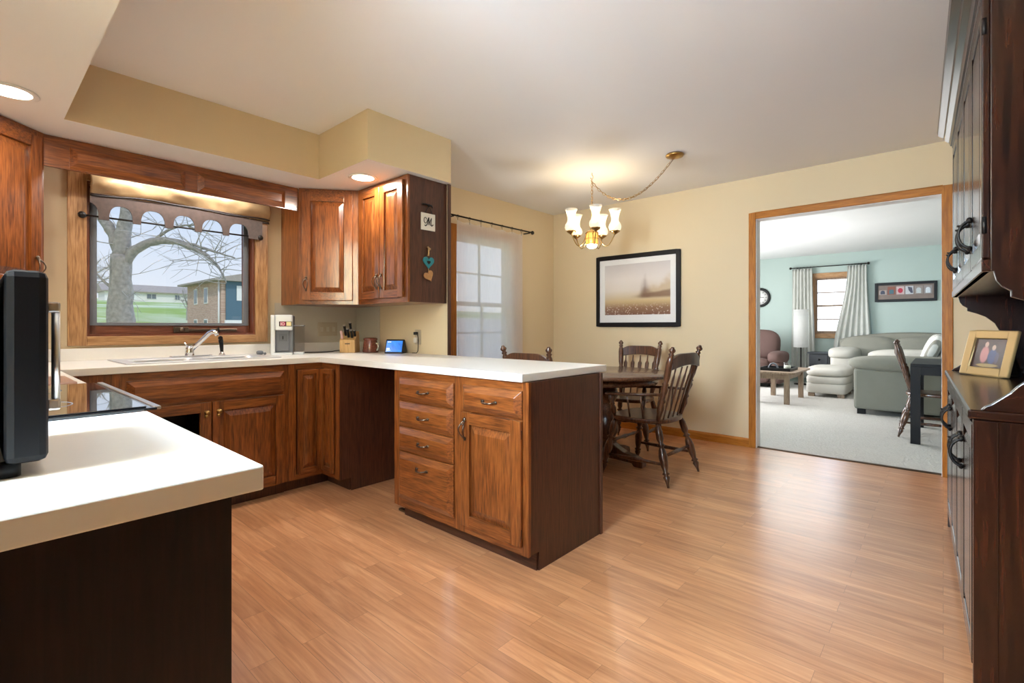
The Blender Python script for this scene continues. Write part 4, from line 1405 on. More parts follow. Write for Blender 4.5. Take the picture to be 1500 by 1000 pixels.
def stroke(m, pts, r=0.003):
    """pts in tile units (-1..1, -1..1) -> thin raised pen strokes"""
    out = []
    for i in range(len(pts) - 1):
        p0 = pts[max(i - 1, 0)]
        p1, p2 = pts[i], pts[i + 1]
        p3 = pts[min(i + 2, len(pts) - 1)]
        for k in range(5):
            t_ = k / 5
            q = [0.5 * ((2 * p1[j]) + (-p0[j] + p2[j]) * t_ + (2 * p0[j] - 5 * p1[j] + 4 * p2[j] - p3[j]) * t_ ** 2 + (-p0[j] + 3 * p1[j] - 3 * p2[j] + p3[j]) * t_ ** 3) for j in (0, 1)]
            out.append(q)
    out.append(pts[-1])
    m.tube([(PX + 0.0095, 2.22 + 0.055 * a_, 1.884 + 0.052 * b_) for a_, b_ in out], r, 6)


m = MB()
stroke(m, [(-0.30, 0.30), (-0.45, 0.55), (-0.70, 0.40), (-0.72, -0.05), (-0.50, -0.25), (-0.25, 0.0), (-0.05, 0.45), (0.05, 0.62)], 0.0024)
stroke(m, [(0.05, 0.62), (-0.05, 0.2), (-0.22, -0.35), (-0.45, -0.62), (-0.62, -0.5)], 0.0034)
stroke(m, [(0.05, 0.62), (0.08, 0.1), (0.06, -0.42)], 0.0036)
stroke(m, [(0.06, -0.42), (0.25, 0.1), (0.50, 0.58)], 0.0022)
stroke(m, [(0.50, 0.58), (0.42, 0.1), (0.40, -0.35), (0.55, -0.5), (0.78, -0.30)], 0.0036)
m.build('letter', 'iron', pq, label='black script letter M')
m = MB().tube([(PX + 0.006, 2.19, 1.945), (PX + 0.006, 2.215, 1.985), (PX + 0.006, 2.225, 2.0), (PX + 0.006, 2.235, 1.985), (PX + 0.006, 2.258, 1.945)], 0.0025, 6)
m.build('hanging_wire', 'iron', pq)
m = MB().tube([(PX + 0.006, 2.168, 2.004), (PX + 0.010, 2.19, 2.008), (PX + 0.014, 2.22, 2.002), (PX + 0.012, 2.245, 2.006), (PX + 0.006, 2.262, 1.992)], [0.004, 0.006, 0.007, 0.006, 0.003], 8)
m.ball((PX + 0.010, 2.222, 2.004), 0.010)
m.build('hook', 'iron', pq)


def heart(cy, cz, s, rot=0.0):
    out = []
    for i in range(40):
        t_ = 2 * PI * i / 40
        x = 16 * math.sin(t_) ** 3 / 17
        y = (13 * math.cos(t_) - 5 * math.cos(2 * t_) - 2 * math.cos(3 * t_) - math.cos(4 * t_)) / 17
        c_, s_ = math.cos(rot), math.sin(rot)
        out.append((cy + s * (x * c_ - y * s_), cz + s * (x * s_ + y * c_)))
    return out


ht = thing('heart_ornament', 'teal wooden heart with a copper heart below, hanging on twine', 'ornament', (PX + 0.004, 2.222, 1.45))
MB().prism(heart(2.224, 1.594, 0.052), PX + 0.001, PX + 0.009, 'x').build('teal_heart', 'heart', ht, bevel=0.002, label='teal painted heart')
MB().prism(heart(2.224, 1.592, 0.016), PX + 0.009, PX + 0.0115, 'x').build('small_heart', 'iron', ht, label='small dark heart')
M['copper'] = plain('copper_leaf', (0.62, 0.35, 0.16), 0.3, metal=0.7, var=0.3, scale=40)
MB().prism(heart(2.226, 1.495, 0.045, R(28)), PX + 0.001, PX + 0.010, 'x').build('copper_heart', 'copper', ht, bevel=0.003, label='copper coloured heart')
m = MB().tube([(PX + 0.005, 2.224, 1.640), (PX + 0.006, 2.226, 1.665), (PX + 0.008, 2.222, 1.690)], 0.006, 8)
m.ball((PX + 0.010, 2.228, 1.688), 0.011).ball((PX + 0.008, 2.218, 1.70), 0.008)
m.tube([(PX + 0.005, 2.224, 1.55), (PX + 0.005, 2.225, 1.51)], 0.003, 6)
m.build('twine', 'twine', ht)

# ---------------------------------------------------------------- dining window curtain
RXc = DX + 0.085
rd = thing('dining_curtain_rod', 'dark curtain rod with ball finials above the dining window', 'curtain rod', (RXc, 3.8, 2.22))
MB().cyl((RXc, 3.10, 2.213), (RXc, 4.345, 2.213), 0.008, seg=10).build('rod', 'iron', rd)
for y in (3.088, 4.357):
    MB().ball((RXc, y, 2.213), 0.022).build('finial', 'iron', rd)
for y in (3.14, 4.30):
    MB().box(DX + 0.001, RXc + 0.006, y - 0.006, y + 0.006, 2.196, 2.206).build('bracket', 'iron', rd)
for k in range(7):
    y = 3.20 + 0.16 * k
    m = MB().tube([(RXc + 0.014 * math.cos(a_ * PI / 6), y, 2.209 + 0.016 * math.sin(a_ * PI / 6)) for a_ in range(12)], 0.0018, 6, closed=True)
    m.tube([(RXc, y, 2.194), (RXc, y, 2.152)], 0.0018, 6)
    m.build('ring', 'iron', rd)
cs = thing('sheer_curtain', 'flat sheer pale curtain hanging over the dining window', 'curtain', (RXc, 3.7, 0.35))


def sheer(u, v):
    y = 3.187 + 0.99 * u
    z = 2.165 - 1.80 * v + 0.006 * math.cos(u * 12 * PI) * (1 - v)
    x = RXc + 0.006 * math.sin(u * 15 + v) * (0.3 + v) + 0.004 * math.sin(u * 31 + 2 * v)
    return (x, y, z)


MB().grid(sheer, 80, 24).build('panel', 'sheer', cs)
MB().grid(lambda u, v: (sheer(0.0, v)[0] + 0.002, 3.186 + 0.006 * u, sheer(0, v)[2]), 1, 20).build('side_hem', 'drape', cs)
# ---------------------------------------------------------------- picture over the dining table
pc = thing('framed_landscape', 'large dark framed print of a misty meadow on the dining room wall', 'picture', (-2.507, YD, 1.13))
m = MB()
frame_xz(m, YD - 0.030, YD - 0.001, -3.006, -2.009, 1.129, 1.924, 0.045, 0.045, 0.045, 0, 0)
m.build('frame', 'espresso', pc, bevel=0.006)
frame_xz(MB(), YD - 0.016, YD - 0.010, -2.962, -2.053, 1.173, 1.880, 0.065, 0.085, 0.06, 0, 0).build('mat_board', 'white', pc)
M['meadow'] = landscape_mat()
MB().box(-2.90, -2.115, YD - 0.010, YD - 0.007, 1.255, 1.825).build('print', 'meadow', pc, weld=False)
MB().box(-2.962, -2.053, YD - 0.0205, YD - 0.0185, 1.173, 1.880).build('glazing', 'glass', pc)

# ---------------------------------------------------------------- chandelier
CX, CY = -2.372, 3.757
ch = thing('chandelier', 'brass five arm chandelier with frosted tulip shades on a swagged chain', 'chandelier', (CX, CY, 1.84))
MB().lathe([(0.001, 2.215), (0.016, 2.205), (0.018, 2.195), (0.008, 2.18), (0.008, 2.08), (0.02, 2.06), (0.024, 2.03), (0.012, 2.00), (0.05, 1.985), (0.055, 1.975), (0.03, 1.97), (0.001, 1.968)], (CX, CY, 0), 18).build('stem', 'brass', ch)
MB().lathe([(0.050, 1.970), (0.055, 1.95), (0.056, 1.89), (0.052, 1.87)], (CX, CY, 0), 20, closed=False).build('centre_lantern', 'amber', ch, label='amber glass lantern body')
m = MB()
for k in range(8):
    a_ = 2 * PI * k / 8
    m.tube([(CX + 0.057 * math.cos(a_), CY + 0.057 * math.sin(a_), z) for z in (1.975, 1.92, 1.868)], 0.0025, 6)
for z in (1.972, 1.92, 1.87):
    m.tube([(CX + 0.057 * math.cos(a_ * PI / 12), CY + 0.057 * math.sin(a_ * PI / 12), z) for a_ in range(24)], 0.003, 6, closed=True)
m.build('cage', 'brass', ch)
M['bulb'] = emit('bulb_glow', (1, 0.88, 0.66), 3.5)


def shade_glass():
    m, n, b = new_mat('frosted_shade_glass')
    b.inputs['Base Color'].default_value = (0.95, 0.90, 0.80, 1)
    b.inputs['Roughness'].default_value = 0.25
    b.inputs['Alpha'].default_value = 0.55
    b.inputs['Subsurface Weight'].default_value = 0.0
    b.inputs['Emission Color'].default_value = (1.0, 0.85, 0.60, 1)
    b.inputs['Emission Strength'].default_value = 0.16
    return m


M['shadeglass'] = shade_glass()
MB().lathe([(0.001, 1.835), (0.03, 1.838), (0.045, 1.85), (0.048, 1.868)], (CX, CY, 0), 20, closed=False).build('bottom_bulb_glass', 'bulb', ch, label='glowing downlight bulb')
base_ang = math.atan2(-3.757, 2.372)
for k in range(5):
    a_ = base_ang + R(9) + 2 * PI * k / 5
    ux, uy = math.cos(a_), math.sin(a_)
    pts = []
    for s in range(13):
        q = s / 12
        rr = 0.05 + 0.155 * q
        zz = 1.965 - 0.11 * math.sin(PI * min(1, q * 1.02)) ** 1 - 0.015 * q
        pts.append((CX + ux * rr, CY + uy * rr, zz))
    pts[-1] = (CX + ux * 0.205, CY + uy * 0.205, 1.955)
    arm = MB().tube(pts, 0.0045, 8).build('arm', 'brass', ch)
    px, py = CX + ux * 0.205, CY + uy * 0.205
    MB().lathe([(0.004, 1.945), (0.012, 1.952), (0.034, 1.966), (0.044, 1.975), (0.042, 1.980), (0.02, 1.978)], (px, py, 0), 18, closed=False).build('cup', 'brass', arm)
    prof = [(0.030, 1.978), (0.050, 1.990), (0.057, 2.012), (0.052, 2.035), (0.036, 2.060), (0.032, 2.085), (0.036, 2.115), (0.046, 2.150), (0.055, 2.172)]
    MB().lathe(prof, (px, py, 0), 24, closed=False).build('tulip_shade', 'shadeglass', arm, label='frosted tulip glass shade')
    MB().ball((px, py, 2.062), 0.018, 12, 8, sc_=(1, 1, 2.0)).build('bulb', 'bulb', arm)
    light('chandelier_bulb', 'POINT', (px, py, 2.215), 0.85, (1, 0.80, 0.52), shadow_soft_size=0.03)
light('chandelier_down_bulb', 'POINT', (CX, CY, 1.80), 5.5, (0.95, 0.97, 1.0), shadow_soft_size=0.04)


def chain(m, path_fn, n, rl=0.013, wire=0.0016):
    for i in range(n):
        p = Vector(path_fn(i / (n - 1)))
        q = Vector(path_fn(min(1, i / (n - 1) + 0.01))) - Vector(path_fn(max(0, i / (n - 1) - 0.01)))
        q.normalize()
        side = q.cross(Vector((0.2, 0.1, 1)) if abs(q.z) < 0.9 else Vector((1, 0, 0))).normalized()
        if i % 2:
            side = q.cross(side).normalized()
        m.tube([p + q * (rl * 1.25 * math.cos(k * PI / 5)) + side * (rl * 0.62 * math.sin(k * PI / 5)) for k in range(10)], wire, 5, closed=True)


m = MB()
chain(m, lambda t_: (CX, CY, 2.435 - 0.215 * t_), 8, 0.016, 0.0019)
K1, K2 = Vector((CX, CY, 2.435)), Vector((-1.625, 3.80, 2.495))
chain(m, lambda t_: tuple(K1.lerp(K2, t_) + Vector((0, 0, -0.235 * 4 * t_ * (1 - t_) * (1 - 0.28 * (t_ - 0.5))))), 32, 0.016, 0.0019)
m.build('chain', 'brass', ch)
pts = [tuple(K1.lerp(K2, t_ / 20) + Vector((0.004, 0.003, -0.235 * 4 * (t_ / 20) * (1 - t_ / 20) * (1 - 0.28 * (t_ / 20 - 0.5))))) for t_ in range(21)]
MB().tube(pts, 0.0014, 6).tube([(CX + 0.004, CY, 2.435), (CX + 0.006, CY, 2.33), (CX, CY, 2.215)], 0.0014, 6).build('cord', 'metal_wire', ch)
MB().lathe([(0.068, 2.5165), (0.072, 2.508), (0.066, 2.498), (0.035, 2.490), (0.012, 2.484), (0.001, 2.483)], (-1.62, 3.80, 0), 28).build('canopy', 'brass', ch)
MB().tube([(CX, CY, 2.516), (CX, CY, 2.495), (CX + 0.012, CY, 2.485), (CX + 0.012, CY, 2.468), (CX, CY, 2.458), (CX - 0.012, CY, 2.468), (CX - 0.012, CY, 2.476)], 0.003, 7).build('hook', 'brass', ch)

# ---------------------------------------------------------------- dining table
TX, TY = -2.15, 3.60
dt = thing('dining_table', 'round dark wood pedestal dining table behind the peninsula', 'table', (TX, TY, 0))
MB().lathe([(0.001, 0.715), (0.515, 0.715), (0.53, 0.722), (0.535, 0.732), (0.53, 0.745), (0.518, 0.750), (0.001, 0.750)], (TX, TY, 0), 64).build('tabletop', 'tablewood', dt)
MB().lathe([(0.42, 0.662), (0.435, 0.662), (0.435, 0.714), (0.42, 0.714)], (TX, TY, 0), 56, closed=False).build('apron', 'tablewood', dt)
for px in (TX - 0.03, TX + 0.10):
    pass
prof = [(0.0, 0.085), (0.05, 0.085), (0.07, 0.06), (0.10, 0.085), (0.13, 0.06), (0.17, 0.075), (0.24, 0.10), (0.32, 0.098), (0.42, 0.07), (0.50, 0.055), (0.56, 0.075), (0.60, 0.05), (0.66, 0.075), (0.74, 0.098), (0.82, 0.09), (0.88, 0.06), (0.92, 0.08), (1.0, 0.09)]
MB().turned((TX + 0.02, TY, 0.10), (TX + 0.02, TY, 0.715), prof, 24).build('pedestal', 'chair', dt)
for k in range(4):
    a_ = k * PI / 2
    Fm = Matrix.Translation((TX + 0.02, TY, 0)) @ Matrix.Rotation(a_, 4, 'Z')
    MB(Fm).prism([(0.03, 0.16), (0.06, 0.165), (0.12, 0.13), (0.18, 0.10), (0.26, 0.085), (0.335, 0.06), (0.345, 0.035), (0.345, 0.0), (0.27, 0.0), (0.25, 0.025), (0.12, 0.03), (0.03, 0.03)], -0.04, 0.04, 'y').build('foot', 'chair', dt, bevel=0.008)

# ---------------------------------------------------------------- chairs
LEGP = [(t_, r_ + (r_ - 0.018) * 0.9 + 0.002) for t_, r_ in [(0, 0.012), (0.06, 0.013), (0.16, 0.020), (0.19, 0.015), (0.21, 0.022), (0.24, 0.016), (0.34, 0.021), (0.48, 0.024), (0.58, 0.020), (0.63, 0.015), (0.66, 0.023), (0.69, 0.015), (0.76, 0.021), (0.9, 0.020), (1.0, 0.014)]]
POSTP = [(t_, r_ + (r_ - 0.020) * 0.35) if t_ < 0.86 else (t_, r_) for t_, r_ in [(0, 0.016), (0.10, 0.020), (0.17, 0.026), (0.24, 0.019), (0.27, 0.025), (0.30, 0.018), (0.36, 0.020), (0.44, 0.026), (0.48, 0.018), (0.50, 0.024), (0.52, 0.018), (0.60, 0.023), (0.78, 0.024), (0.85, 0.021), (0.875, 0.014), (0.90, 0.022), (0.915, 0.012), (0.945, 0.024), (0.96, 0.024), (0.985, 0.012), (0.995, 0.012), (1.0, 0.004)]]


def make_chair(label, arms=False, hgt=0.985):
    """seat faces local -y, back at +y"""
    t = thing('dining_chair', label, 'chair', (0, 0, 0))
    hw, yb, yf = (0.262, 0.215, -0.255) if arms else (0.225, 0.195, -0.225)
    out = []
    for i in range(36):
        a_ = 2 * PI * i / 36
        cx_, cy_ = math.cos(a_), math.sin(a_)
        e_ = 2 / 3.0
        out.append((hw * math.copysign(abs(cx_) ** e_, cx_) * (0.94 + 0.06 * -cy_), (yf + yb) / 2 + (yb - yf) / 2 * math.copysign(abs(cy_) ** e_, cy_)))
    m = MB().prism(out, 0.418, 0.452, 'z', smooth=True)
    L(m, 'seat', 'chair', t, bevel=0.010)
    for sx in (-1, 1):
        L(MB().turned((sx * (hw + 0.015), yf - 0.005, 0), (sx * (hw - 0.06), yf + 0.065, 0.422), LEGP, 12), 'leg', 'chair', t)
        L(MB().turned((sx * (hw + 0.005), yb + 0.055, 0), (sx * (hw - 0.065), yb - 0.06, 0.422), LEGP, 12), 'leg', 'chair', t)
        L(MB().turned((sx * (hw - 0.070), yb - 0.058, 0.446), (sx * (hw - 0.018), yb + 0.078, hgt), POSTP, 12), 'back_post', 'chair', t)
        # side stretcher
        L(MB().turned((sx * (hw - 0.008), yf + 0.02, 0.15), (sx * (hw - 0.018), yb + 0.015, 0.15), [(0, 0.009), (0.5, 0.016), (1, 0.009)], 10), 'stretcher', 'chair', t)
    L(MB().turned((-(hw - 0.03), yf + 0.032, 0.245), ((hw - 0.03), yf + 0.032, 0.245), [(0, 0.009), (0.2, 0.014), (0.35, 0.010), (0.5, 0.018), (0.65, 0.010), (0.8, 0.014), (1, 0.009)], 10), 'stretcher', 'chair', t)
    L(MB().turned((-(hw - 0.03), yb, 0.20), ((hw - 0.03), yb, 0.20), [(0, 0.009), (0.5, 0.015), (1, 0.009)], 10), 'stretcher', 'chair', t)
    # crest rail: arched top and slightly curved in plan
    zr0, zr1 = hgt - 0.155, hgt - 0.085
    ytop = yb + 0.078 - 0.020

    def crest_plan(x):
        return ytop + 0.022 * (1 - (x / hw) ** 2)
    vs, fs = [], []
    N = 24
    for i in range(N + 1):
        x = -(hw - 0.022) + 2 * (hw - 0.022) * i / N
        s = abs(x) / (hw - 0.022)
        top = zr1 - 0.012 + 0.046 * (1 - max(0, (s - 0.45) / 0.55) ** 2)
        bot = zr0 - 0.010 + 0.026 * (1 - s ** 2)
        yy = crest_plan(x)
        vs += [(x, yy - 0.013, bot), (x, yy + 0.013, bot), (x, yy + 0.013, top), (x, yy - 0.013, top)]
        if i:
            o_ = 4 * (i - 1)
            fs += [(o_ + j, o_ + (j + 1) % 4, o_ + 4 + (j + 1) % 4, o_ + 4 + j) for j in range(4)]
    fs += [(0, 1, 2, 3), (4 * N + 3, 4 * N + 2, 4 * N + 1, 4 * N)]
    L(MB().add(vs, fs), 'crest_rail', 'chair', t, bevel=0.005)
    n_sp = 5
    for k in range(n_sp):
        x0 = (-0.135 + 0.27 * k / (n_sp - 1)) * (hw / 0.225)
        x1 = x0 * 1.12
        A = Vector((x0, yb - 0.035, 0.448))
        B = Vector((x1, crest_plan(x1), zr0 + 0.008))
        m = MB()
        d_ = B - A
        sect = [(0, 0.007, 0.007), (0.35, 0.008, 0.007), (0.42, 0.016, 0.006), (0.80, 0.020, 0.006), (0.86, 0.008, 0.006), (1.0, 0.006, 0.006)]
        vs, fs = [], []
        for i, (q, wx, wy) in enumerate(sect):
            c = A + d_ * q
            for j in range(8):
                an = 2 * PI * j / 8
                vs.append((c.x + wx * math.cos(an), c.y + wy * math.sin(an), c.z))
            if i:
                o_ = 8 * (i - 1)
                fs += [(o_ + j, o_ + (j + 1) % 8, o_ + 8 + (j + 1) % 8, o_ + 8 + j) for j in range(8)]
        m.add(vs, fs, True)
        L(m, 'spindle', 'chair', t)
    if arms:
        for sx in (-1, 1):
            pts = [(sx * (hw - 0.045), yb - 0.005, 0.640), (sx * (hw + 0.008), 0.05, 0.632), (sx * (hw + 0.02), -0.10, 0.625), (sx * (hw + 0.012), -0.19, 0.620), (sx * (hw - 0.005), -0.235, 0.616)]
            m = MB()
            vs, fs = [], []
            for i, (x, y, z) in enumerate(pts):
                wd = (0.014, 0.018, 0.026, 0.031, 0.022)[i]
                for j in range(10):
                    an = 2 * PI * j / 10
                    vs.append((x + wd * math.cos(an), y, z + 0.011 * math.sin(an)))
                if i:
                    o_ = 10 * (i - 1)
                    fs += [(o_ + j, o_ + (j + 1) % 10, o_ + 10 + (j + 1) % 10, o_ + 10 + j) for j in range(10)]
            fs += [tuple(range(10)), tuple(range(len(vs) - 1, len(vs) - 11, -1))]
            m.add(vs, fs, True)
            ar = L(m, 'arm', 'chair', t)
            L(MB().turned((sx * (hw - 0.035), yf + 0.075, 0.448), (sx * (hw + 0.012), -0.19, 0.615), [(0, 0.012), (0.15, 0.018), (0.35, 0.023), (0.5, 0.014), (0.56, 0.021), (0.62, 0.013), (0.8, 0.021), (1, 0.013)], 12), 'arm_post', 'chair', ar)
            for y in (-0.05, 0.06):
                L(MB().cyl((sx * (hw - 0.035), y, 0.448), (sx * (hw + 0.012), y, 0.625), 0.007, seg=8), 'arm_spindle', 'chair', ar)
    return t


c1 = make_chair('dark wood armchair with turned legs, nearest the viewer, drawn up to the dining table', arms=True)
c1.location = (-1.70, 3.53, 0)
c1.rotation_euler = (0, 0, R(-91))          # faces -x
c2 = make_chair('dark wood side chair standing against the wall beyond the dining table')
c2.location = (-2.27, 4.30, 0)
c2.rotation_euler = (0, 0, R(8))
c2['group'] = 'armless spindle back chairs'
c3 = copy_tree(c2)
c3['label'] = 'dark wood side chair showing only its top rail and finials behind the peninsula counter'
c3.location = (-2.30, 2.98, 0)
c3.rotation_euler = (0, 0, R(184))

# ---------------------------------------------------------------- hutch
hu = thing('hutch', 'tall dark oak hutch with doors above and below along the right wall', 'hutch', (0.055, 1.985, 0), R(1.62))
HL = 1.715
# local x: depth to the wall, y: along; front faces -x
Fh = axes((0.03, 0, 0), (0, 1, 0), (-1, 0, 0))
L(MB().box(0.048, 0.47, 0.03, HL - 0.02, 0.09, 0.850).box(0.07, 0.46, 0.04, HL - 0.03, 0.0, 0.09), 'base_carcass', 'hutch_z', hu)
L(MB().box(0.03, 0.05, 0.03, HL - 0.02, 0.0, 0.09), 'plinth', 'hutch_y', hu)


def hutch_door(y0, y1, z0, z1, pull_y, pull_z, F=Fh):
    m = MB(F)
    st = 0.055
    m.box(y0, y0 + st, z0, z1, 0.0, 0.02, 0)
    m.box(y1 - st, y1, z0, z1, 0.0, 0.02, 0)
    m.box(y0 + st, y1 - st, z0, z0 + st, 0.0, 0.02, 1)
    m.box(y0 + st, y1 - st, z1 - st, z1, 0.0, 0.02, 1)
    mm = m.v
    d = m.build('door', ['hutch_z', 'hutch_y'], hu, world=False, bevel=0.004)
    q = MB(F).box(y0 + st, y1 - st, z0 + st, z1 - st, 0.0, 0.003)
    q.frustum(y0 + st + 0.003, y1 - st - 0.003, z0 + st + 0.003, z1 - st - 0.003, 0.003, 0.019, 0.03)
    q.build('raised_panel', 'hutch_z', d, world=False)
    for zz in (z0 + 0.10, z1 - 0.10):
        yy = y0 + 0.001 if pull_y > (y0 + y1) / 2 else y1 - 0.001
        MB(F).cyl((yy, zz - 0.025, 0.014), (yy, zz + 0.025, 0.014), 0.006, seg=8).build('hinge', 'iron', d, world=False)
    m = MB(F)
    for s in (-1, 1):
        pts = []
        for i in range(11):
            a_ = PI * i / 10
            pts.append((pull_y + s * 0.011, pull_z + 0.048 * math.cos(a_), 0.022 + 0.034 * math.sin(a_)))
        m.tube(pts, 0.0046, 8)
    m.ball((pull_y, pull_z + 0.05, 0.026), 0.012, sc_=(1.4, 1, 0.8)).ball((pull_y, pull_z - 0.05, 0.026), 0.010, sc_=(1.2, 1, 0.8))
    m.tube([(pull_y - 0.014, pull_z + 0.03, 0.046), (pull_y, pull_z + 0.034, 0.056), (pull_y + 0.014, pull_z + 0.03, 0.046)], 0.004, 7)
    m.build('pull', 'iron', d, world=False, label='dark iron looped pull')
    return d


dw = (HL - 0.06) / 4
for k in range(4):
    y0 = 0.035 + k * dw
    py = y0 + dw - 0.055 if k % 2 == 0 else y0 + 0.045
    hutch_door(y0 + 0.004, y0 + dw - 0.004, 0.105, 0.832, py, 0.675)
L(MB().box(0.0, 0.475, 0.0, HL, 0.852, 0.880), 'top_slab', 'hutch_y', hu, bevel=0.006)
# base side panels
for y0, y1 in ((0.006, 0.03), (HL - 0.03, HL - 0.006)):
    L(MB().box(0.012, 0.47, y0, y1, 0.0, 0.850), 'side_panel', 'hutch_z', hu, bevel=0.002)
L(MB().box(0.012, 0.065, -0.001, 0.006, 0.0, 0.850), 'side_stile', 'hutch_z', hu, bevel=0.002)
# low scrolled gallery on both ends of the slab
gal = [(0.028, 0.880), (0.038, 0.892), (0.050, 0.899), (0.070, 0.918), (0.090, 0.937), (0.105, 0.957), (0.125, 0.976), (0.16, 0.992), (0.21, 0.998), (0.475, 0.998), (0.475, 0.880)]
for y0 in (0.004, HL - 0.024):
    L(MB().prism(gal, y0, y0 + 0.02, 'y'), 'gallery', 'hutch_x', hu, bevel=0.003)
L(MB().box(0.458, 0.475, 0.024, HL - 0.024, 0.880, 2.15), 'back_panel', 'hutch_z', hu)
# upper part
UX = 0.030
side = [(UX + 0.02, 1.290), (UX + 0.02, 2.17), (0.458, 2.17), (0.458, 0.93), (0.29, 0.93), (0.25, 1.0), (0.225, 1.09), (0.20, 1.145), (0.165, 1.180), (0.13, 1.198), (0.092, 1.213), (0.092, 1.230), (0.074, 1.243), (0.062, 1.262), (0.056, 1.290)]
for y0, y1 in ((0.012, 0.034), (HL - 0.034, HL - 0.012)):
    L(MB().prism(side, y0, y1, 'y'), 'upper_side', 'hutch_z', hu, bevel=0.002)
L(MB().box(UX + 0.005, 0.458, 0.034, HL - 0.034, 1.290, 1.310), 'upper_bottom', 'hutch_y', hu)
L(MB().box(UX + 0.03, 0.458, 0.034, HL - 0.034, 2.13, 2.15), 'upper_top', 'hutch_y', hu)
Fu = axes((UX + 0.022, 0, 0), (0, 1, 0), (-1, 0, 0))
L(MB(Fu).box(0.012, HL - 0.012, 1.290, 1.325, 0.0, 0.022), 'bottom_rail', 'hutch_y', hu, bevel=0.003)
L(MB(Fu).box(0.012, HL - 0.012, 2.13, 2.17, 0.0, 0.022), 'top_rail', 'hutch_y', hu, bevel=0.003)
for k in range(4):
    y0 = 0.035 + k * dw
    py = y0 + dw - 0.055 if k % 2 == 0 else y0 + 0.045
    hutch_door(y0 + 0.004, y0 + dw - 0.004, 1.33, 2.125, py, 1.455, Fu)
cr = [(UX + 0.02, 2.15), (UX - 0.005, 2.155), (UX - 0.012, 2.175), (UX - 0.030, 2.190), (UX - 0.035, 2.208), (UX - 0.058, 2.225), (UX - 0.062, 2.245), (UX + 0.02, 2.245)]
L(MB().prism(cr, -0.045, HL + 0.03, 'y'), 'crown', 'hutch_y', hu)
L(MB().prism([(0.012 - (UX + 0.0 - x), z) for x, z in cr], UX, 0.458, 'x'), 'side_crown', 'hutch_x', hu)
# photo frame on the hutch
pf = thing('photo_frame', 'gold framed family photo on an easel back standing on the hutch', 'photo frame', (0.155, 3.37, 0.8805), R(-50))
tl = R(14)
Fp = Matrix(((1, 0, 0, 0), (0, math.sin(tl), -math.cos(tl), 0), (0, math.cos(tl), math.sin(tl), 0), (0, 0, 0, 1)))
M['goldframe'] = plain('gold_frame', (0.50, 0.34, 0.15), 0.35, metal=0.4)
M['familyphoto'] = blobs_mat('family_photo', (0.025, 0.014, 0.012), [(0.36, 0.46, 0.13, 0.30, (0.50, 0.20, 0.18)), (0.37, 0.80, 0.06, 0.10, (0.55, 0.33, 0.24)), (0.60, 0.40, 0.14, 0.26, (0.03, 0.05, 0.14)), (0.60, 0.70, 0.06, 0.10, (0.5, 0.33, 0.24)), (0.74, 0.36, 0.06, 0.20, (0.08, 0.06, 0.10)), (0.5, 0.10, 0.34, 0.06, (0.40, 0.27, 0.10))], (0.09, 0.04, 0.03))
W_, H_ = 0.255, 0.23
m = MB(Fp)
m.box(-W_ / 2, -W_ / 2 + 0.042, 0, H_, 0, 0.018).box(W_ / 2 - 0.042, W_ / 2, 0, H_, 0, 0.018).box(-W_ / 2 + 0.042, W_ / 2 - 0.042, 0, 0.042, 0, 0.018).box(-W_ / 2 + 0.042, W_ / 2 - 0.042, H_ - 0.042, H_, 0, 0.018)
L(m, 'frame', 'goldframe', pf, bevel=0.005)
L(MB(Fp).box(-W_ / 2 + 0.040, W_ / 2 - 0.040, 0.040, H_ - 0.040, 0.002, 0.006), 'photo', 'familyphoto', pf, weld=False)
L(MB().prism([(0.01, 0.0), (0.012, 0.0), (0.066, 0.225), (0.062, 0.225)], -0.05, 0.05, 'x').box(-0.045, 0.045, 0.05, 0.14, 0.0, 0.004).prism([(0.125, 0.0), (0.14, 0.0), (0.066, 0.20), (0.060, 0.19)], -0.045, 0.045, 'x'), 'easel', 'black', pf)

# ---------------------------------------------------------------- living room
# curtains
rd = thing('living_curtain_rod', 'black curtain rod high on the mint wall', 'curtain rod', (-1.68, YL - 0.1, 2.32))
MB().cyl((-2.33, YL - 0.09, 2.315), (-1.05, YL - 0.09, 2.315), 0.010, seg=10).build('rod', 'iron', rd)
for x in (-2.335, -1.045):
    MB().lathe([(0.012, -0.02), (0.024, -0.012), (0.024, 0.012), (0.012, 0.02)], (x, YL - 0.09, 2.315), 12, Matrix.Rotation(R(90), 4, 'Y')).build('finial', 'iron', rd)
for x in (-2.22, -1.16):
    MB().box(x - 0.006, x + 0.006, YL - 0.095, YL - 0.001, 2.30, 2.312).build('bracket', 'iron', rd)


def drape(x0t, x1t, x0b, x1b, label, nf):
    t = thing('curtain', label, 'curtain', ((x0b + x1b) / 2, YL - 0.09, 0.1), 0, 'living room drapes')

    def fn(u, v):
        q = 0.5 - 0.5 * math.cos(PI * min(1, v * 1.15))
        xa = x0t + (x0b - x0t) * q
        xb = x1t + (x1b - x1t) * q
        x = xa + (xb - xa) * u
        y = YL - 0.09 + (0.020 + 0.008 * v) * math.sin(2 * PI * nf * u + 0.5 * math.sin(v * 3)) + 0.01 * math.sin(u * 9 + v * 5)
        return (x, y, 2.295 - 2.20 * v)
    MB().grid(fn, nf * 12, 30).build('panel', 'drape', t, thick=0.003)
    for k in range(nf):
        x = x0t + (x1t - x0t) * (k + 0.5) / nf
        MB().tube([(x, YL - 0.09 + 0.017 * math.cos(a_ * PI / 6), 2.311 + 0.019 * math.sin(a_ * PI / 6)) for a_ in range(12)], 0.002, 5, closed=True).build('ring', 'iron', t)


drape(-2.30, -1.95, -2.32, -1.90, 'pale grey green drape left of the living room window, behind the lamp', 6)
drape(-1.37, -1.07, -1.62, -0.99, 'pale grey green drape right of the living room window, beside the sofa', 6)

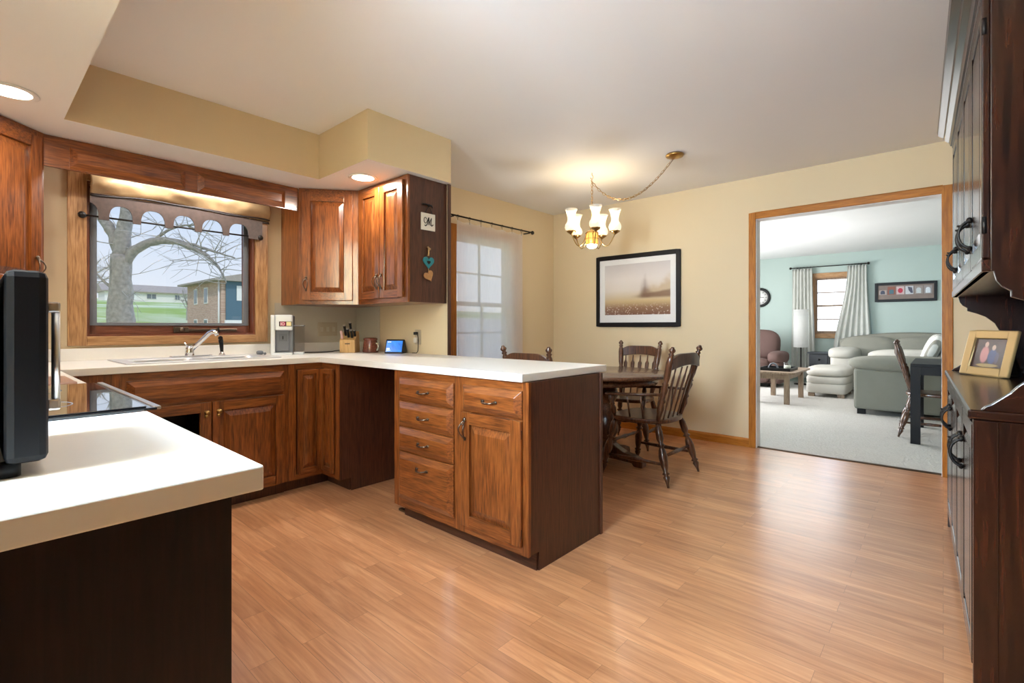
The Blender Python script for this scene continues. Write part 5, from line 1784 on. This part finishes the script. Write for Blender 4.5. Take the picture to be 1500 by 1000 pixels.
# clock
ck = thing('wall_clock', 'round black rimmed wall clock at the left edge of the doorway view', 'clock', (-2.93, YL - 0.02, 1.60))
Mw = Matrix.Rotation(R(90), 4, 'X')
MB().lathe([(0.150, 0.0), (0.205, 0.0), (0.205, 0.025), (0.18, 0.035), (0.155, 0.025), (0.150, 0.010)], (-2.93, YL - 0.001, 1.75), 40, Mw, closed=False).build('rim', 'black', ck)
MB().lathe([(0.001, 0.0), (0.155, 0.0), (0.155, 0.008), (0.001, 0.008)], (-2.93, YL - 0.001, 1.75), 40, Mw, closed=False).build('face', 'white', ck)
m = MB()
for k in range(12):
    a_ = k * PI / 6
    for s in (0.115, 0.140):
        pass
    c_, s_ = math.cos(a_), math.sin(a_)
    m.tube([(-2.93 + 0.105 * c_, YL - 0.011, 1.75 + 0.105 * s_), (-2.93 + 0.135 * c_, YL - 0.011, 1.75 + 0.135 * s_)], 0.005, 5)
m.build('hour_marks', 'black', ck)
MB().box(-2.935, -2.925, YL - 0.016, YL - 0.012, 1.74, 1.85).box(-2.93, -2.85, YL - 0.016, YL - 0.012, 1.745, 1.755).build('hands', 'black', ck)

# art
ar = thing('framed_photo_row', 'long black framed row of six small building photos on the mint wall', 'picture', (-0.51, YL, 1.58))
frame_xz(MB(), YL - 0.03, YL - 0.001, -0.955, -0.075, 1.585, 1.935, 0.045, 0.045, 0.045, 0, 0).build('frame', 'black', ar, bevel=0.004)
M['artmat'] = plain('dusty_mat', (0.22, 0.17, 0.15), 0.7, var=0.3, scale=8)
bk = MB().box(-0.912, -0.118, YL - 0.012, YL - 0.006, 1.628, 1.892).build('mat_board', 'artmat', ar)
cols = [((0.42, 0.34, 0.31), (0.05, 0.06, 0.10), 'arch'), ((0.25, 0.08, 0.05), (0.06, 0.14, 0.18), 'door'), ((0.55, 0.42, 0.42), (0.45, 0.02, 0.05), 'round'), ((0.55, 0.56, 0.60), (0.07, 0.07, 0.11), 'slope'), ((0.30, 0.26, 0.24), (0.50, 0.54, 0.56), 'arch'), ((0.28, 0.26, 0.26), (0.60, 0.66, 0.72), 'arch')]
for k, (c0, c1_, kind_) in enumerate(cols):
    x0 = -0.893 + k * 0.1275
    z0, z1 = 1.715, (1.80 if k == 0 else 1.86)
    ma = plain('photo_ground_%d' % k, c0, 0.5, var=0.2, scale=40)
    mbb = plain('photo_shape_%d' % k, c1_, 0.5, var=0.2, scale=40)
    ph = MB().box(x0, x0 + 0.112, YL - 0.015, YL - 0.012, z0, z1).build('photo', ma, ar)
    cx_ = x0 + 0.056
    hgt = z1 - z0
    if kind_ == 'round':
        pl_ = [(cx_ + 0.036 * math.cos(a_ * PI / 10), z0 + 0.07 + 0.045 * math.sin(a_ * PI / 10)) for a_ in range(20)]
    elif kind_ == 'slope':
        pl_ = [(cx_ - 0.025, z1 - 0.01), (cx_ + 0.035, z1 - 0.025), (cx_ + 0.05, z0 + 0.02), (cx_ + 0.02, z0 + 0.02), (cx_ - 0.01, z0 + 0.07)]
    else:
        r_ = 0.033
        zt = z0 + hgt * 0.55
        pl_ = [(cx_ - r_, z0 + 0.012), (cx_ + r_, z0 + 0.012)] + [(cx_ + r_ * math.cos(a_ * PI / 8), zt + (r_ if kind_ == 'arch' else 0.012) * math.sin(a_ * PI / 8)) for a_ in range(9)]
    MB().prism(pl_, YL - 0.018, YL - 0.015, 'y').build('shape', mbb, ph)

# recliner
rc = thing('recliner', 'brown padded recliner in the living room corner', 'armchair', (-2.80, 10.35, 0))
MB().pillow((-2.80, 10.30, 0.24), (0.46, 0.42, 0.19), 6).build('base', 'recliner', rc)
MB().pillow((-2.80, 9.98, 0.40), (0.40, 0.22, 0.14), 3.5).build('seat_cushion', 'recliner', rc)
MB().pillow((-2.80, 10.66, 0.76), (0.40, 0.16, 0.31), 3.2, M_=Matrix.Rotation(R(-12), 4, 'X')).build('back_cushion', 'recliner', rc)
for s in (-1, 1):
    MB().pillow((-2.80 + s * 0.47, 10.22, 0.55), (0.14, 0.40, 0.12), 3).pillow((-2.80 + s * 0.47, 10.22, 0.28), (0.11, 0.38, 0.22), 5).build('arm', 'recliner', rc)
MB().pillow((-2.80, 9.83, 0.24), (0.40, 0.08, 0.17), 4).build('footrest', 'recliner', rc)
MB().box(-3.15, -2.45, 9.95, 10.60, 0.004, 0.07).build('plinth', 'black', rc)

# floor lamp
fl = thing('floor_lamp', 'tall white paper cylinder floor lamp in front of the left drape', 'lamp', (-2.07, 10.80, 0))
MB().lathe([(0.001, 0.73), (0.125, 0.73), (0.125, 1.455), (0.001, 1.455)], (-2.07, 10.80, 0), 28, closed=False).build('shade', 'shade', fl)
M['darkpole'] = M['iron']
MB().lathe([(0.12, 0.004), (0.12, 0.02), (0.02, 0.03), (0.012, 0.05), (0.012, 0.74)], (-2.07, 10.80, 0), 20).build('stand', 'iron', fl)
m = MB()
for z in [0.73 + 0.066 * k for k in range(12)]:
    m.tube([(-2.07 + 0.126 * math.cos(a_ * PI / 12), 10.80 + 0.126 * math.sin(a_ * PI / 12), z) for a_ in range(24)], 0.002, 5, closed=True)
m.build('shade_rings', 'white', fl)

# end table
et = thing('end_table', 'slate painted end table with one drawer under the living room window', 'side table', (-1.64, 10.85, 0))
MB().box(-1.93, -1.545, 10.58, 11.05, 0.62, 0.645).build('top', 'slate', et, bevel=0.004)
MB().box(-1.90, -1.575, 10.62, 11.02, 0.36, 0.62).build('case', 'slate', et)
dr = MB().box(-1.87, -1.605, 10.605, 10.62, 0.42, 0.60).build('drawer', 'slate', et, bevel=0.004)
MB().ball((-1.737, 10.59, 0.51), 0.018).build('knob', 'black', dr)
for x in (-1.875, -1.60):
    for y in (10.64, 11.0):
        MB().box(x - 0.025, x + 0.025, y - 0.025, y + 0.025, 0.004, 0.36).build('leg', 'slate', et)

# coffee table
cf = thing('coffee_table', 'weathered tan wood coffee table with square legs', 'coffee table', (-1.87, 8.35, 0))
P = []
for cx_, cy_, a0 in ((-1.66, 8.86, 0), (-2.14, 8.86, 90), (-2.14, 7.84, 180), (-1.66, 7.84, 270)):
    P += [(cx_ + 0.09 * math.cos(R(a0 + k * 18)), cy_ + 0.09 * math.sin(R(a0 + k * 18))) for k in range(6)]
MB().prism(P, 0.445, 0.472, 'z').build('top', 'tan_wood', cf, bevel=0.005)
MB().box(-2.10, -1.70, 7.87, 7.89, 0.36, 0.445).box(-2.10, -1.70, 8.81, 8.83, 0.36, 0.445).box(-2.12, -2.10, 7.87, 8.83, 0.36, 0.445).box(-1.70, -1.68, 7.87, 8.83, 0.36, 0.445).build('apron', 'tan_wood', cf)
for x in (-2.085, -1.69):
    for y in (7.885, 8.81):
        MB().box(x - 0.032, x + 0.032, y - 0.032, y + 0.032, 0.004, 0.445).build('leg', 'tan_wood', cf)
ty = thing('serving_tray', 'black rectangular tray lying on the coffee table', 'tray', (-1.85, 8.2, 0.4725))
MB().box(-2.08, -1.66, 7.95, 8.45, 0.473, 0.48).build('base', 'black', ty)
frame = MB().box(-2.08, -1.66, 7.95, 7.965, 0.48, 0.515).box(-2.08, -1.66, 8.435, 8.45, 0.48, 0.515).box(-2.08, -2.065, 7.965, 8.435, 0.48, 0.515).box(-1.675, -1.66, 7.965, 8.435, 0.48, 0.515)
frame.build('border', 'black', ty)
cj = thing('candle_jar', 'white candle in a glass jar on the black tray', 'candle', (-1.74, 8.15, 0.4805))
M['wax'] = plain('candle_wax', (0.80, 0.82, 0.74), 0.5)
MB().lathe([(0.001, 0.4805), (0.050, 0.4805), (0.052, 0.49), (0.052, 0.575), (0.050, 0.58), (0.047, 0.575)], (-1.74, 8.15, 0), 22, closed=False).build('jar', 'clear', cj)
MB().lathe([(0.001, 0.4835), (0.046, 0.4835), (0.046, 0.55), (0.001, 0.55)], (-1.74, 8.15, 0), 22, closed=False).build('wax', 'wax', cj)
MB().lathe([(0.053, 0.582), (0.054, 0.60), (0.001, 0.602)], (-1.74, 8.15, 0), 22, closed=False).build('lid', 'clear', cj)
ho = thing('horseshoe_ornament', 'small grey arch ornament on the black tray beside the candle', 'ornament', (-1.93, 8.15, 0.4805))
m = MB().tube([(-1.93 + 0.062 * math.cos(PI * k / 10), 8.15, 0.485 + 0.085 * math.sin(PI * k / 10)) for k in range(11)], 0.013, 10)
m.build('arch', 'greyplastic', ho)
MB().box(-2.0, -1.86, 8.13, 8.17, 0.4805, 0.488).build('base', 'greyplastic', ho)

# far sofa
sf = thing('far_sofa', 'pale sage sofa with a curved back along the far mint wall', 'sofa', (-0.4, 10.6, 0))
MB().pillow((-0.40, 10.62, 0.22), (1.12, 0.42, 0.19), 8).build('base', 'sofa', sf)
MB().grid(lambda u, v: (-1.45 + 2.1 * u, 10.93 + 0.10 * math.cos(v * 2 * PI), 0.55 + (0.34 + 0.14 * math.sin(PI * u) ** 0.7) * math.sin(v * 2 * PI) * (1 if math.sin(v * 2 * PI) > 0 else 0.5)), 30, 16).build('back_frame', 'sofa', sf)
for k, (x, w_) in enumerate(((-1.0, 0.42), (-0.25, 0.40), (0.5, 0.38))):
    MB().pillow((x, 10.74, 0.72), (w_, 0.15, 0.24), 3.0, M_=Matrix.Rotation(R(-10), 4, 'X')).build('back_cushion', 'sofa', sf)
    MB().pillow((x, 10.42, 0.46), (w_, 0.34, 0.11), 4).build('seat_cushion', 'sofa', sf)
MB().pillow((-1.31, 10.40, 0.66), (0.22, 0.47, 0.105), 3.4).pillow((-1.29, 10.42, 0.40), (0.205, 0.44, 0.33), 5).build('arm', 'sofalight', sf)
for x in (-1.3, 0.5):
    for y in (10.30, 10.95):
        MB().box(x - 0.035, x + 0.035, y - 0.035, y + 0.035, 0.004, 0.06).build('foot', 'espresso', sf)
# ottoman
om = thing('ottoman', 'pale padded ottoman with stacked seams at the left end of the sofa', 'ottoman', (-1.42, 9.65, 0))
MB().pillow((-1.40, 9.50, 0.40), (0.30, 0.48, 0.085), 3.6).build('cushion', 'sofalight', om)
MB().pillow((-1.40, 9.50, 0.275), (0.285, 0.46, 0.07), 6).build('middle_band', 'sofalight', om)
MB().pillow((-1.40, 9.50, 0.145), (0.28, 0.455, 0.09), 8).build('base', 'sofalight', om)
for x in (-1.60, -1.20):
    for y in (9.13, 9.88):
        MB().box(x - 0.045, x + 0.045, y - 0.03, y + 0.03, 0.004, 0.06).build('foot', 'tan_wood', om)
# near sofa
ns_ = thing('near_sofa', 'sage grey sofa seen from its arm end, rolled padded arms', 'sofa', (-0.3, 8.6, 0))
MB().pillow((-0.36, 8.62, 0.27), (0.50, 0.95, 0.21), 9).build('base', 'sofa', ns_)
MB().box(-0.87, 0.32, 7.66, 7.90, 0.065, 0.585).build('arm_panel', 'sofa', ns_, bevel=0.03)
MB().pillow((-0.30, 7.80, 0.655), (0.64, 0.19, 0.105), 3.0).build('arm', 'sofa', ns_)
MB().pillow((-0.30, 9.55, 0.66), (0.60, 0.17, 0.12), 3.0).pillow((-0.30, 9.55, 0.36), (0.55, 0.13, 0.28), 6).build('arm', 'sofalight', ns_)
for y in (8.25, 9.0):
    MB().pillow((-0.42, y, 0.53), (0.46, 0.37, 0.13), 3.6).build('seat_cushion', 'sofalight', ns_)
    MB().pillow((0.12, y, 0.76), (0.15, 0.37, 0.24), 3.2, M_=Matrix.Rotation(R(10), 4, 'Y')).build('back_cushion', 'sofa', ns_)
MB().pillow((0.27, 8.62, 0.55), (0.12, 0.95, 0.32), 5).build('back', 'sofa', ns_)
for x in (-0.79, 0.2):
    for y in (7.70, 9.5):
        MB().box(x - 0.045, x + 0.045, y - 0.035, y + 0.035, 0.004, 0.068).build('foot', 'espresso', ns_)


def stripe_mat():
    m, n, b = new_mat('striped_pillow_cloth')
    t = n.nodes.new('ShaderNodeTexCoord')
    wv = n.nodes.new('ShaderNodeTexWave')
    wv.inputs['Scale'].default_value = 3.2
    wv.bands_direction = 'Y'
    n.links.new(t.outputs['Object'], wv.inputs['Vector'])
    rp = n.nodes.new('ShaderNodeValToRGB')
    rp.color_ramp.elements[0].position = 0.12
    rp.color_ramp.elements[0].color = (0.30, 0.29, 0.25, 1)
    rp.color_ramp.elements[1].position = 0.22
    rp.color_ramp.elements[1].color = (0.78, 0.77, 0.73, 1)
    n.links.new(wv.outputs['Fac'], rp.inputs[0])
    n.links.new(rp.outputs[0], b.inputs['Base Color'])
    b.inputs['Roughness'].default_value = 0.9
    return m


M['stripe'] = stripe_mat()
for (x, y, z, a_, lab) in ((-0.10, 8.25, 0.815, 24, 'white striped throw pillow, the nearer one leaning on the near sofa back'), (-0.12, 8.72, 0.80, 20, 'white striped throw pillow, the farther one leaning on the near sofa back')):
    o = MB().pillow((0, 0, 0), (0.22, 0.22, 0.085), 2.6, M_=Matrix.Rotation(R(-90 + a_), 4, 'Y')).build('throw_pillow', 'stripe')
    o.location = (x, y, z - 0.2)
    tag(o, lab, 'pillow', 'striped throw pillows')
# desk and chair
dk = thing('desk', 'dark espresso desk with square legs at the right edge of the doorway view', 'desk', (0.35, 6.6, 0))
MB().box(-0.236, 0.95, 6.03, 7.15, 0.745, 0.772).build('top', 'espresso', dk, bevel=0.003)
MB().box(-0.226, 0.94, 6.04, 6.065, 0.665, 0.745).box(-0.226, 0.94, 7.115, 7.14, 0.665, 0.745).box(-0.226, -0.20, 6.065, 7.115, 0.665, 0.745).box(0.915, 0.94, 6.065, 7.115, 0.665, 0.745).build('apron', 'espresso', dk)
for x in (-0.199, 0.905):
    for y in (6.067, 7.11):
        MB().box(x - 0.037, x + 0.037, y - 0.037, y + 0.037, 0.004, 0.745).build('leg', 'espresso', dk)
c4 = copy_tree(c2)
c4['label'] = 'dark wood side chair pushed in at the desk in the living room'
c4.location = (-0.10, 6.56, 0.004)
c4.rotation_euler = (0, 0, R(92))

# ---------------------------------------------------------------- outdoors
def ground_z(x, y):
    z = -0.35 + 0.052 * max(0, -x - 5)
    z -= 2.4 * math.exp(-(((x + 55) / 13) ** 2 + ((y - 21) / 9) ** 2))
    return z


m = MB()
xs = [-4.6, -6, -8, -11, -15, -20, -26, -32, -38, -44, -50, -56, -62, -68, -76, -88, -105, -130, -160, -200, -260]
ys = [-140, -80, -45, -25, -12, -4, 2, 6, 9, 12, 15, 18, 21, 24, 28, 34, 42, 55, 75, 110, 180]
vs = [(x, y, ground_z(x, y)) for x in xs for y in ys]
ny = len(ys)
m.add(vs, [(i * ny + j, i * ny + j + 1, (i + 1) * ny + j + 1, (i + 1) * ny + j) for i in range(len(xs) - 1) for j in range(ny - 1) if not (ys[j] > 26 and xs[i + 1] > -0.45 * ys[j])], True)
M['lawn'] = lawn_mat()
o = m.build('ground_lawn', 'lawn', kind='structure')
M['drive'] = plain('pale_gravel', (0.62, 0.60, 0.56), 0.95, var=0.1, scale=0.8)  # added pale patch, overexposure behind the sheer put into the ground colour
m = MB()
pale_rows = [(-5.0, 4.2, 14.0), (-12.0, 8.0, 24.0), (-20.0, 13.5, 36.0), (-30.0, 20.0, 50.0), (-42.0, 30.0, 66.0), (-56.0, 42.0, 80.0)]
vs = []
for x, ya, yb_ in pale_rows:
    vs += [(x, ya + (yb_ - ya) * k / 6, ground_z(x, ya + (yb_ - ya) * k / 6) + 0.10) for k in range(7)]
m.add(vs, [(7 * i + k, 7 * i + k + 1, 7 * i + k + 8, 7 * i + k + 7) for i in range(5) for k in range(6)], True)
m.build('ground_driveway', 'drive', kind='structure')


def tree(name, label, x, y, base, limbs, tw=90, seed=1, mats=('bark', 'twig'), spread=1.0, group=None):
    rnd = random.Random(seed)
    t = thing(name, label, 'tree', (x, y, base), 0, group)
    m = MB()
    for pts, rs in limbs:
        # smooth polyline
        P_ = [Vector(p) for p in pts]
        out, rr = [], []
        for i in range(len(P_) - 1):
            p0, p1, p2, p3 = P_[max(i - 1, 0)], P_[i], P_[i + 1], P_[min(i + 2, len(P_) - 1)]
            for k in range(4):
                q = k / 4
                out.append(0.5 * ((2 * p1) + (-p0 + p2) * q + (2 * p0 - 5 * p1 + 4 * p2 - p3) * q * q + (-p0 + 3 * p1 - 3 * p2 + p3) * q ** 3) + Vector((rnd.uniform(-1, 1), rnd.uniform(-1, 1), rnd.uniform(-1, 1))) * 0.012 * spread)
                rr.append((rs[i] + (rs[i + 1] - rs[i]) * q) * rnd.uniform(0.94, 1.06))
        out.append(P_[-1])
        rr.append(rs[-1])
        m.tube(out, rr, 9)
    m.build('trunk', mats[0], t)
    b = MB()
    for k in range(tw):
        pts, rs = limbs[rnd.randrange(len(limbs)) if k % 3 else rnd.randrange(max(1, len(limbs) // 2), len(limbs))]
        i = rnd.randrange(1, len(pts))
        q = rnd.random()
        p = Vector(pts[i - 1]).lerp(Vector(pts[i]), q)
        if p.z < base + 1.6 * spread and len(limbs) > 3:
            continue
        d = Vector((rnd.uniform(-1, 1), rnd.uniform(-1, 1), rnd.uniform(-0.35, 1.0))).normalized()
        ln = rnd.uniform(0.5, 1.5) * spread
        c = [p]
        for s in range(4):
            d = (d + Vector((rnd.uniform(-1, 1), rnd.uniform(-1, 1), rnd.uniform(-0.8, 0.6))) * 0.35).normalized()
            c.append(c[-1] + d * ln / 4)
        r0 = rnd.uniform(0.008, 0.016) * spread
        b.tube(c, [r0 * (1 - 0.2 * s) for s in range(5)], 4)
        for s in (2, 3):
            d2 = (d + Vector((rnd.uniform(-1, 1), rnd.uniform(-1, 1), rnd.uniform(-1, 1))) * 0.8).normalized()
            b.tube([c[s], c[s] + d2 * ln * 0.25, c[s] + d2 * ln * 0.42 + Vector((0, 0, rnd.uniform(-0.1, 0.1) * spread))], [r0 * 0.55, r0 * 0.4, r0 * 0.2], 3)
    b.build('twigs', mats[1], t)
    return t


gz = ground_z(-13.94, 2.33)
tree('oak_tree', 'big bare tree with a long arching limb just outside the kitchen window', -13.94, 2.33, gz, [
    ([(-13.94, 2.33, gz - 0.1), (-13.94, 2.33, 1.26), (-13.93, 2.33, 2.0), (-13.92, 2.34, 2.75)], [0.32, 0.26, 0.21, 0.20]),
    ([(-13.92, 2.34, 2.6), (-14.0, 2.26, 3.05), (-14.13, 2.14, 3.40), (-14.4, 1.9, 3.9)], [0.14, 0.12, 0.11, 0.09]),
    ([(-13.92, 2.34, 2.7), (-13.89, 2.36, 3.2), (-13.85, 2.42, 3.7), (-13.8, 2.5, 4.6)], [0.18, 0.16, 0.14, 0.12]),
    ([(-13.92, 2.36, 2.35), (-13.80, 2.46, 2.72), (-13.55, 2.68, 2.98), (-13.2, 3.0, 3.08), (-12.85, 3.3, 2.98), (-12.45, 3.66, 2.72)], [0.12, 0.11, 0.095, 0.085, 0.06, 0.04]),
    ([(-12.98, 3.18, 3.04), (-12.7, 3.45, 2.98), (-12.35, 3.75, 2.83), (-12.0, 4.05, 2.68)], [0.04, 0.035, 0.025, 0.015]),
    ([(-12.6, 3.53, 2.82), (-12.35, 3.72, 2.6), (-12.2, 3.85, 2.35), (-12.1, 3.9, 2.1)], [0.035, 0.028, 0.02, 0.012]),
    ([(-13.5, 2.75, 3.0), (-13.2, 2.95, 3.22), (-12.9, 3.2, 3.4), (-12.5, 3.5, 3.42)], [0.04, 0.032, 0.025, 0.015]),
    ([(-13.90, 2.32, 1.9), (-14.1, 2.1, 2.1), (-14.4, 1.85, 2.5)], [0.035, 0.025, 0.012]),
], tw=75, seed=3)
for i, (x, y, s, lab) in enumerate(((-66, 17.2, 1.0, 'small bare round tree beside the brick house'), (-90, 11, 1.8, 'bare branching tree behind the big trunk, right of it'), (-75, 5.5, 1.5, 'bare scrubby tree at the left edge of the kitchen window view'))):
    g = ground_z(x, y)
    lim = [([(x, y, g - 0.1), (x, y, g + 1.2 * s), (x + 0.1, y, g + 2.2 * s)], [0.16 * s, 0.12 * s, 0.08 * s])]
    rr = random.Random(20 + i)
    for k in range(9):
        a_ = rr.uniform(0, 2 * PI)
        h0 = g + rr.uniform(1.0, 2.1) * s
        rad = rr.uniform(1.0, 1.9) * s
        lim.append(([(x, y, h0), (x + rad * 0.4 * math.cos(a_), y + rad * 0.4 * math.sin(a_), h0 + 0.7 * s), (x + rad * math.cos(a_), y + rad * math.sin(a_), h0 + rr.uniform(0.9, 1.9) * s)], [0.06 * s, 0.04 * s, 0.02 * s]))
    tree('bare_tree', lab, x, y, g, lim, tw=190, seed=30 + i, mats=('twig', 'twig'), spread=1.25 * s, group='bare trees in the yards')

# brick house
M['brick'] = brick_mat()
M['roofgrey'] = plain('grey_shingles', (0.40, 0.345, 0.30), 0.95, var=0.2, scale=2)
M['tealsiding'] = plain('slate_blue_siding', (0.09, 0.16, 0.21), 0.7, var=0.08, scale=3)
M['housewhite'] = plain('white_siding', (0.82, 0.80, 0.76), 0.8, var=0.04, scale=3)
M['darkpane'] = plain('house_window_pane', (0.16, 0.19, 0.22), 0.15)
bh = thing('brick_house', 'two storey brick house with a slate blue gable section seen through the kitchen window', 'house', (-55, 20, -0.3))
MB().box(-60.5, -50.1, 15.75, 26, -0.6, 5.45).build('walls', 'brick', bh)
MB().prism([(15.0, 5.40), (26.7, 5.40), (26.7, 5.58), (21, 7.0), (15.0, 5.58)], -61.2, -49.4, 'x').build('roof', 'roofgrey', bh)
MB().box(-50.1, -49.95, 16.1, 26, 1.75, 5.38).build('siding', 'tealsiding', bh, label='slate blue siding panel')
MB().box(-50.1, -49.95, 16.0, 26, -0.6, 1.75).build('garage_front', 'housewhite', bh, label='white garage front')
w_ = MB().box(-49.95, -49.9, 17.0, 18.1, 3.6, 5.0).build('window', 'housewhite', bh)
for x in (-57.6, -54.4):
    for z0, z1 in ((3.4, 5.0), (0.6, 1.9)):
        f_ = MB().box(x - 0.55, x + 0.55, 15.70, 15.75, z0, z1).build('window', 'housewhite', bh)
        MB().box(x - 0.40, x + 0.40, 15.68, 15.70, z0 + 0.12, z1 - 0.12).build('pane', 'darkpane', f_)
MB().cyl((-50.3, 15.6, 0), (-50.3, 15.6, 5.4), 0.08, seg=8).build('downspout', 'housewhite', bh)
# ranch house on the rise
rh = thing('ranch_house', 'long low white ranch house on the rise beyond the lawn', 'house', (-172, 35, 8.4))
MB().box(-180, -170, 25.0, 62, 7.4, 10.9).build('walls', 'housewhite', rh)
MB().prism([(-180.8, 10.8), (-169.2, 10.8), (-169.2, 11.1), (-175, 13.3), (-180.8, 11.1)], 24.2, 63, 'y').build('roof', 'roofgrey', rh)
MB().box(-170, -169.9, 28.5, 32.0, 8.6, 10.7).build('garage_door', 'white', rh)
for y0, y1 in ((34.2, 36.6), (41.0, 42.4), (48, 50)):
    f_ = MB().box(-170, -169.9, y0, y1, 9.0, 10.6).build('window', 'housewhite', rh)
    for k in range(2):
        a0 = y0 + 0.12 + k * (y1 - y0 - 0.12) / 2
        MB().box(-169.9, -169.85, a0, a0 + (y1 - y0) / 2 - 0.2, 9.15, 10.45).build('pane', 'darkpane', f_)
